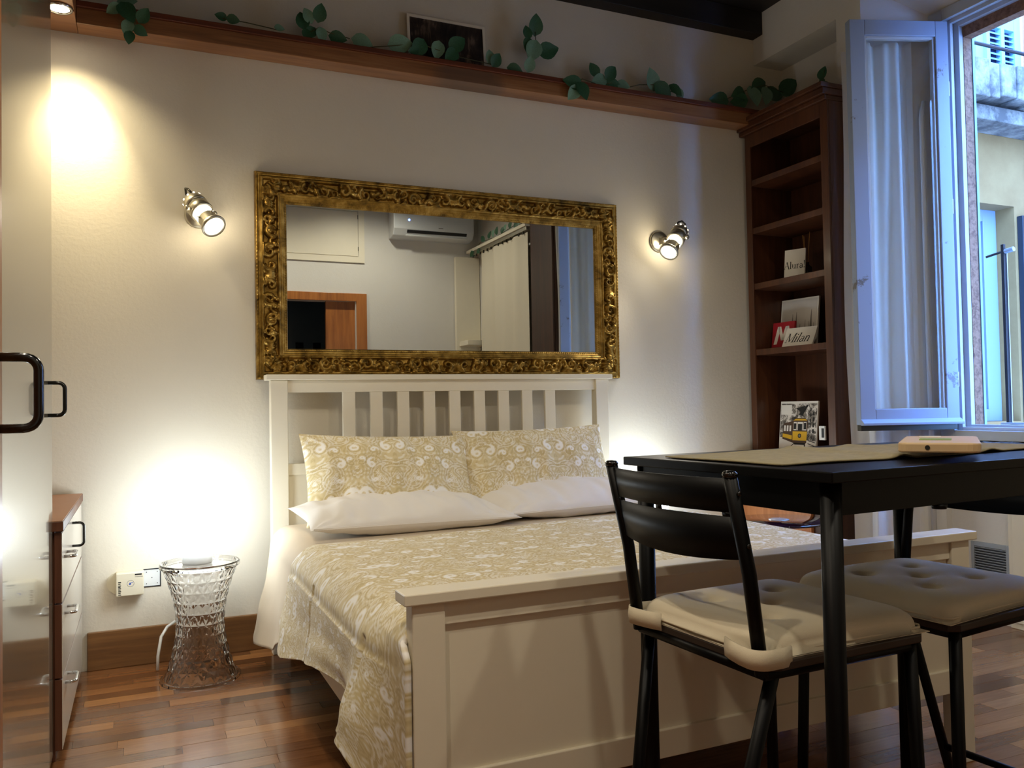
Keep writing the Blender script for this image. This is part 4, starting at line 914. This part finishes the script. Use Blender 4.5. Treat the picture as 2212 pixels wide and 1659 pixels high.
# ------------------------------------------------------------------ folding bar chairs with tied cushions
def bar_chair(loc, rz, label, cush_label):
    t = thing('bar_chair', label, 'chair', loc, rz, 'black bar chairs at the table', local=True)   # faces +x
    SZ = .605
    def Tb(nm, pts, r, n=14): return MB().tube(pts, r, n).build(nm, 'black', t, True)
    bx_, fx = -.195, .165
    for s_ in (-1, 1):
        Tb('back_post', [(bx_ - .005, s_ * .178, SZ - .03), (bx_ - .028, s_ * .178, .75), (bx_ - .066, s_ * .178, .920)], .0125)
        MB().lathe([(.001, 0), (.0135, 0), (.0135, .006), (.010, .010), (.001, .011)], 14, (0, 0, 1), (bx_ - .066, s_ * .178, .918)).build('post_cap', 'black_plastic', t, True)
        Tb('rear_leg', [(bx_ + .02, s_ * .176, SZ - .035), (bx_ - .105, s_ * .110, 0)], .0125)
        Tb('front_leg', [(fx, s_ * .186, SZ - .02), (fx + .018, s_ * .198, 0)], .0125)
        Tb('side_rail', [(bx_, s_ * .178, SZ - .030), (fx, s_ * .186, SZ - .030)], .011)
    Tb('front_rail', [(fx, -.186, SZ - .030), (fx, .186, SZ - .030)], .011); Tb('rear_rail', [(bx_, -.178, SZ - .030), (bx_, .178, SZ - .030)], .010)
    Tb('footrest', [(fx + .013, -.195, .17), (fx + .013, .195, .17)], .010); Tb('stretcher', [(bx_ - .070, -.128, .155), (bx_ - .070, .128, .155)], .009)
    poly = [(bx_ - .005, -.19), (bx_ + .02, -.20), (fx + .01, -.205), (fx + .03, -.19), (fx + .03, .19), (fx + .01, .205), (bx_ + .02, .20), (bx_ - .005, .19)]
    MB().prism([(x, y, SZ - .022) for x, y in poly], (0, 0, .016)).build('seat', 'seat_wood', t, bev=.003)
    # curved back panel with two slots
    def strip(m, v0, v1, u0, u1, n):
        fr = []; 
        for i in range(n + 1):
            u = u0 + (u1 - u0) * i / n; bow = .030 * (1 - u * u)
            for v in (v0, v1):
                z = .775 + .140 * v - (.010 * (1 - u * u) if v < .05 else 0) ; x = bx_ - .034 - .031 * (z - .775) / .15 - bow; fr.append((x, u * .177, z))
        b = [(x - .004, y, z) for x, y, z in fr]; k = len(fr); f = []
        for i in range(n):
            a, c = 2 * i, 2 * i + 2; f += [(a, c, c + 1, a + 1), (k + a, k + a + 1, k + c + 1, k + c), (a, k + a, k + c, c), (a + 1, c + 1, k + c + 1, k + a + 1)]
        f += [(0, 1, k + 1, k), (2 * n, k + 2 * n, k + 2 * n + 1, 2 * n + 1)]
        m.add(fr + b, f)
    m = MB(); strip(m, 0, .525, -1, 1, 24); strip(m, .578, 1, -1, 1, 24); strip(m, .525, .578, -1, -.86, 3); strip(m, .525, .578, -.04, .04, 2); strip(m, .525, .578, .86, 1, 3)
    m.build('backrest', 'black', t, True)
    for s_ in (-1, 1):
        for z in (.80, .89): MB().lathe([(.001, 0), (.005, 0), (.004, .003), (.001, .0035)], 10, (0, s_, 0), (bx_ - .034 - .031 * (z - .775) / .15, s_ * .190, z)).build('rivet', 'black_plastic', t, True)
    # cushion: lies on the seat, a thing of its own
    c = thing('seat_cushion', cush_label, 'cushion', (0, 0, 0), 0, 'tufted cushions on the bar chairs', local=True)
    c.location = Vector(loc) + Vector((0, 0, SZ - .006)); c.rotation_euler = (0, 0, rz)
    nu, nv = 90, 90; u = np.linspace(-1, 1, nu)[None, :] + np.zeros((nv, 1)); v = np.linspace(-1, 1, nv)[:, None] + np.zeros((1, nu))
    hx = .203; sxx = hx * u * (1 - .02 * (1 - v * v)) ; wy = .188 + .014 * (u + 1) / 2; syy = wy * v * (1 - .02 * (1 - u * u))
    cr = np.clip((np.abs(u) ** 8 + np.abs(v) ** 8), 0, 1); e = np.clip(1 - cr, 0, 1) ** .35
    h = .046 * e
    for a, b in ((0, 0), (-.42, -.42), (.42, .42), (-.42, .42), (.42, -.42)):
        d = np.hypot((u - a) * hx, (v - b) * .20); h = h - .017 * np.exp(-(d / .017) ** 2) - .007 * np.exp(-(d / .05) ** 2)
    h = h + .0022 * wob(u * .5, v * .5, int(abs(loc[0]) * 100), 6, 3, 9) * e
    lowz = 0 * u
    m = MB().grid(np.stack([sxx, syy, h + .002], -1)); m.grid(np.stack([sxx, syy, lowz], -1), True)
    # side wall
    idx = [j * nu for j in range(nv)]; nn = nu * nv
    ring = [i for i in range(nu)] + [j * nu + nu - 1 for j in range(1, nv)] + [(nv - 1) * nu + i for i in range(nu - 2, -1, -1)] + [j * nu for j in range(nv - 2, 0, -1)]
    m.f += [(ring[k], ring[(k + 1) % len(ring)], nn + ring[(k + 1) % len(ring)], nn + ring[k]) for k in range(len(ring))]
    m.build('pad', 'cushion', c, True)
    m = MB()
    pts = [(hx * -1 + .01, -.188, .012), (-.205, .188, .012)]
    MB().tube([(-.201, 0, .010), (-.199, .168, .010), (-.186, .181, .010), (0, .189, .010), (.184, .194, .010), (.197, .183, .010), (.200, 0, .010), (.197, -.183, .010), (.184, -.194, .010), (0, -.189, .010), (-.186, -.181, .010), (-.199, -.168, .010), (-.201, 0, .010)], .0022, 6).build('piping', 'cushion', c, True)
    for s_ in (-1, 1):
        q = [(-.206, s_ * .095), (-.215, s_ * .120), (-.222, s_ * .150)]
        for k in range(7): a = PI / 2 * k / 6; q.append((-.200 - .024 * math.cos(a), s_ * (.172 + .026 * math.sin(a))))
        q += [(-.175, s_ * .199), (-.150, s_ * .196)]
        P = np.array([[(x, y, -.010), (x * 1.008, y * 1.008, .007), (x, y, .024)] for x, y in q]); MB().grid(P).build('tie_strap', 'cushion', c, True).modifiers.new('thickness', 'SOLIDIFY').thickness = .003
    return t
bar_chair((1.163, 1.335, 0), R_(3), 'black metal bar chair with slotted backrest, nearest the footboard', 'beige tufted cushion tied to the nearer chair with slotted back')
bar_chair((1.626, 1.375, 0), R_(186), 'black metal bar chair on the right, its back under the tabletop', 'beige tufted cushion on the right hand chair')

# ------------------------------------------------------------------ what the mirror shows of the rear and right walls
ac = thing('air_conditioner', 'white wall air conditioner with blue light, seen in the mirror', 'air conditioner', (2.76, RY, 2.77))
m = MB(); m.prism([(2.33, RY, 3.05), (2.33, RY + .17, 3.05), (2.33, RY + .20, 3.0), (2.33, RY + .20, 2.85), (2.33, RY + .16, 2.785), (2.33, RY + .08, 2.77), (2.33, RY, 2.77)], (.86, 0, 0)); m.build('housing', 'ac', ac, bev=.008)
MB().obox((2.79, RY + .155, 2.80), (.66, .06, .008), (R_(-35), 0, 0)).build('flap', 'white_plastic', ac); MB().obox((2.79, RY + .186, 2.828), (.64, .012, .032), (R_(-32), 0, 0)).build('outlet', 'shadow', ac)
MB().lathe([(.001, 0), (.011, 0), (.011, .002), (.001, .002)], 14, (0, 1, 0), (2.49, RY + .20, 2.94)).build('status_light', 'led', ac)
box('mark', (2.80, RY + .2, 2.87), (2.85, RY + .201, 2.878), 'grey', ac, 0)
ht = thing('wall_hatch', 'white access hatch high on the rear wall, seen in the mirror', 'hatch', (1.6, RY, 2.8))
m = MB().frame(1.10, 2.075, RY, RY + .015, 2.51, 3.09, .06); m.build('frame', 'white', ht)
box('door', (1.165, RY, 2.576), (2.009, RY + .011, 3.024), 'white', ht, .002)
for z in (2.63, 2.95): box('hinge', (2.008, RY + .01, z), (2.014, RY + .018, z + .04), 'dark_steel', ht, 0)
dn = bpy.data.objects.new('door_1', None); COL.objects.link(dn); dn.location = (1.5, RY, 0); dn['kind'] = 'structure'
m = MB().frame(.90, 2.09, RY, RY + .02, 0, 2.20, .105, 0, .08); m.build('door_frame', 'door_brown', dn, bev=.003)
box('sliding_door', (1.69, RY - .08, 0), (2.05, RY - .04, 2.14), 'door_brown', dn, .002)
m = MB(); m.box((.9, RY - 1.15, 0), (2.1, RY - 1.1, 2.4)); m.box((.86, RY - 1.1, 0), (.9, RY - .12, 2.4)); m.box((2.1, RY - 1.1, 0), (2.14, RY - .12, 2.4)); m.box((.86, RY - 1.15, 2.4), (2.14, RY - .12, 2.44)); struct(m.build('wall_bathroom', 'tile'))
bt = thing('accent_tiles', 'row of black accent tiles on the dark wall through the doorway', 'tiles', (1.5, RY - 1.1, 1.75))
for k in range(6): box('tile', (1.0 + k * .19, RY - 1.10, 1.70), (1.0 + k * .19 + .085, RY - 1.094, 1.79), 'tile_dark', bt, .001)
ks = thing('curtain_rail_shelf', 'white curtain rail shelf along the right wall, seen in the mirror', 'shelf', (3.2, .1, 2.65))
box('board', (3.16, -.55, 2.66), (3.306, .92, 2.69), 'white', ks); box('rail', (3.17, -.45, 2.625), (3.20, .92, 2.655), 'steel', ks)
for k in range(14): box('hook', (3.18, -.42 + k * .095, 2.60), (3.188, -.40 + k * .095, 2.63), 'dark_steel', ks, 0)
curtain('kitchen_curtain', 'cream linen curtain on the right wall, seen in the mirror', [(3.19, -.20), (3.19, .90)], .1, 2.61, .018, 2.4, 'linen', seed=2)
tc = thing('tall_dark_cabinet', 'tall dark brown cabinet right of the window, seen in the mirror', 'cabinet', (3.25, 1.15, 0))
box('carcass', (3.215, .94, 0), (3.305, 1.37, 2.95), 'dark_wood', tc, .002); box('door', (3.197, .945, .05), (3.214, 1.365, 2.94), 'dark_wood', tc, .002)
ws = thing('wall_cupboard', 'white tall cupboard in the rear right corner, seen in the mirror', 'cupboard', (3.2, -.5, 0))
box('carcass', (3.03, RY + .01, 0), (3.30, RY + .06, 2.62), 'white', ws); 
for z in (1.68, 1.30): box('shelf', (3.06, RY + .06, z), (3.30, RY + .30, z + .05), 'white', ws)
gs = thing('garland_sprig', 'green sprig trailing along the curtain rail shelf, seen in the mirror', 'plant', (3.2, .2, 2.69), 0, 'garland sprigs along the shelf')
MB().tube([(3.2, -.45, 2.66), (3.18, -.2, 2.72), (3.19, .2, 2.70), (3.2, .6, 2.73), (3.19, .85, 2.70)], .003, 6).build('stem', 'stem', gs, True)
for k in range(14):
    o = bpy.data.objects.new('leaf', leaf_a if k % 3 else leaf_b); COL.objects.link(o); o.parent = gs; a = random.uniform(0, 2 * PI)
    dirv = Vector((random.uniform(-.3, .3), math.cos(a), abs(math.sin(a)) if k > 3 else -.6)).normalized(); nrm = Vector((-1, .2, .1)); xax = dirv.cross(nrm).normalized(); nrm = xax.cross(dirv)
    yk = -.45 + .1 * k; o.matrix_local = Matrix.Translation(Vector((3.17, yk, 2.705 if k > 3 else 2.66)) - Vector(gs.location)) @ Matrix((xax, nrm, dirv)).transposed().to_4x4() @ Matrix.Scale(.085, 4)

# ------------------------------------------------------------------ courtyard beyond the window
FY = 4.5
cbld = thing('courtyard_building', 'ochre building across the courtyard with balcony and blue shutters', 'building', (6.4, FY, 0))
m = MB(); m.box((3.72, FY, -3.5), (5.55, FY + .4, 3.4)); m.box((6.53, FY, -3.5), (8.55, FY + .4, 3.4)); m.box((5.55, FY, 2.60), (6.53, FY + .4, 3.4)); m.box((5.55, FY, -3.5), (6.53, FY + .4, .85)); m.build('lower_wall', 'facade', cbld)
box('upper_wall', (3.72, FY, 3.4), (8.55, FY + .4, 9), 'facade_up', cbld, 0)
m = MB()
for k in range(21):
    x0 = 5.0 + k * .16; d = .34 + .02 * math.sin(k * 2.1); m.box((x0, FY - d, 3.30 + .02 * math.sin(k * 1.3)), (x0 + .1595, FY, 3.57))
m.box((5.0, FY - .25, 3.16), (8.5, FY, 3.275)); m.build('balcony_slab', 'slab', cbld, bev=.01)
m = MB().tube([(5.0, FY - .30, 3.70), (8.5, FY - .30, 3.70)], .014, 8); m.tube([(5.0, FY - .30, 4.5), (8.5, FY - .30, 4.5)], .016, 8); m.build('balcony_rail', 'iron', cbld)
for k in range(4): MB().tube([(6.92 + k * .5, FY - .30, 3.56), (6.92 + k * .5, FY - .30, 4.5)], .010, 6).build('baluster', 'iron', cbld)
st_ = MB()
st_.box((6.185, FY - .06, 3.60), (6.225, FY - .005, 5.2)); st_.box((6.36, FY - .06, 3.60), (6.40, FY - .005, 5.2)); st_.box((6.52, FY - .06, 3.60), (6.56, FY - .005, 5.2)); st_.box((6.225, FY - .058, 4.02), (6.56, FY - .005, 4.16)); st_.box((6.225, FY - .058, 3.60), (6.56, FY - .005, 3.66))
sf = st_.build('shutter', 'shutter', cbld); box('shutter_back', (6.2, FY - .012, 3.62), (6.55, FY - .006, 5.2), 'shutter_dark', sf, 0)
for k in range(26):
    z = 3.69 + k * .042
    if 4.0 < z < 4.17: continue
    for x0, x1 in ((6.225, 6.36), (6.40, 6.52)): MB().obox(((x0 + x1) / 2, FY - .035, z), (x1 - x0, .048, .008), (R_(38), 0, 0)).build('louvre', 'shutter', sf)
box('shutter_frame', (6.10, FY - .03, 3.56), (6.185, FY - .004, 5.3), 'shutter', cbld, 0); box('shutter_frame', (6.56, FY - .03, 3.56), (6.64, FY - .004, 5.3), 'shutter', cbld, 0)
tag(MB().tube([(6.72, FY - .04, -3), (6.72, FY - .04, 9)], .012, 8).build('downpipe', 'iron'), 'thin dark cable pipe running up the facade beyond the window', 'pipe')
M['far_frame'] = plain('far_window_frame', '6f7983', .5)
wf = MB().frame(5.55, 6.53, FY + .16, FY + .24, .85, 2.60, .16, .1, .1); wf.box((6.24, FY + .175, .95), (6.29, FY + .235, 2.50))
wfo = wf.build('window_frame', 'far_frame', cbld, bev=.004); box('pane', (5.68, FY + .20, .9), (6.40, FY + .205, 2.5), 'shutter_dark', wfo, 0)
box('dark_shutter', (6.56, FY - .05, .80), (6.90, FY - .002, 2.52), 'iron', cbld, .003)
box('far_wall', (8.6, -8, -3.5), (9.0, FY - .35, 7.2), 'facade_up', thing('courtyard_block', 'pale building block closing the courtyard opposite the window', 'building', (8.8, 0, -3.5)), 0)
struct(box('ground', (3.75, -8, -3.6), (14, 6, -3.5), 'court', bev=0))
br = thing('shutter_stay', 'dark steel shutter bar with a hooked rod just outside the window', 'bar', (3.9, 2.75, .92))
MB().box((3.892, 2.742, .78), (3.908, 2.758, 1.80)).build('upright', 'iron', br, bev=.002); MB().box((3.908, 2.738, .78), (3.914, 2.758, 1.76)).build('bright_edge', 'pale_iron', br)
MB().tube([(3.90, 2.84, 1.752), (3.90, 2.75, 1.765), (3.90, 2.735, 1.766)], .006, 8).build('rod', 'iron', br); MB().tube([(3.90, 2.74, 1.763), (3.90, 2.695, 1.768)], .012, 10).build('hook', 'pale_iron', br)
gr = thing('window_guard', 'low iron guard rail along the bottom of the window outside', 'railing', (3.85, 2.3, .9))
MB().tube([(3.86, 1.6, .915), (3.86, 2.76, .915)], .007, 8).build('rail', 'pale_iron', gr)
for k in range(8): box('block', (3.85, 1.7 + k * .14, .885), (3.87, 1.73 + k * .14, .911), 'iron', gr, 0)
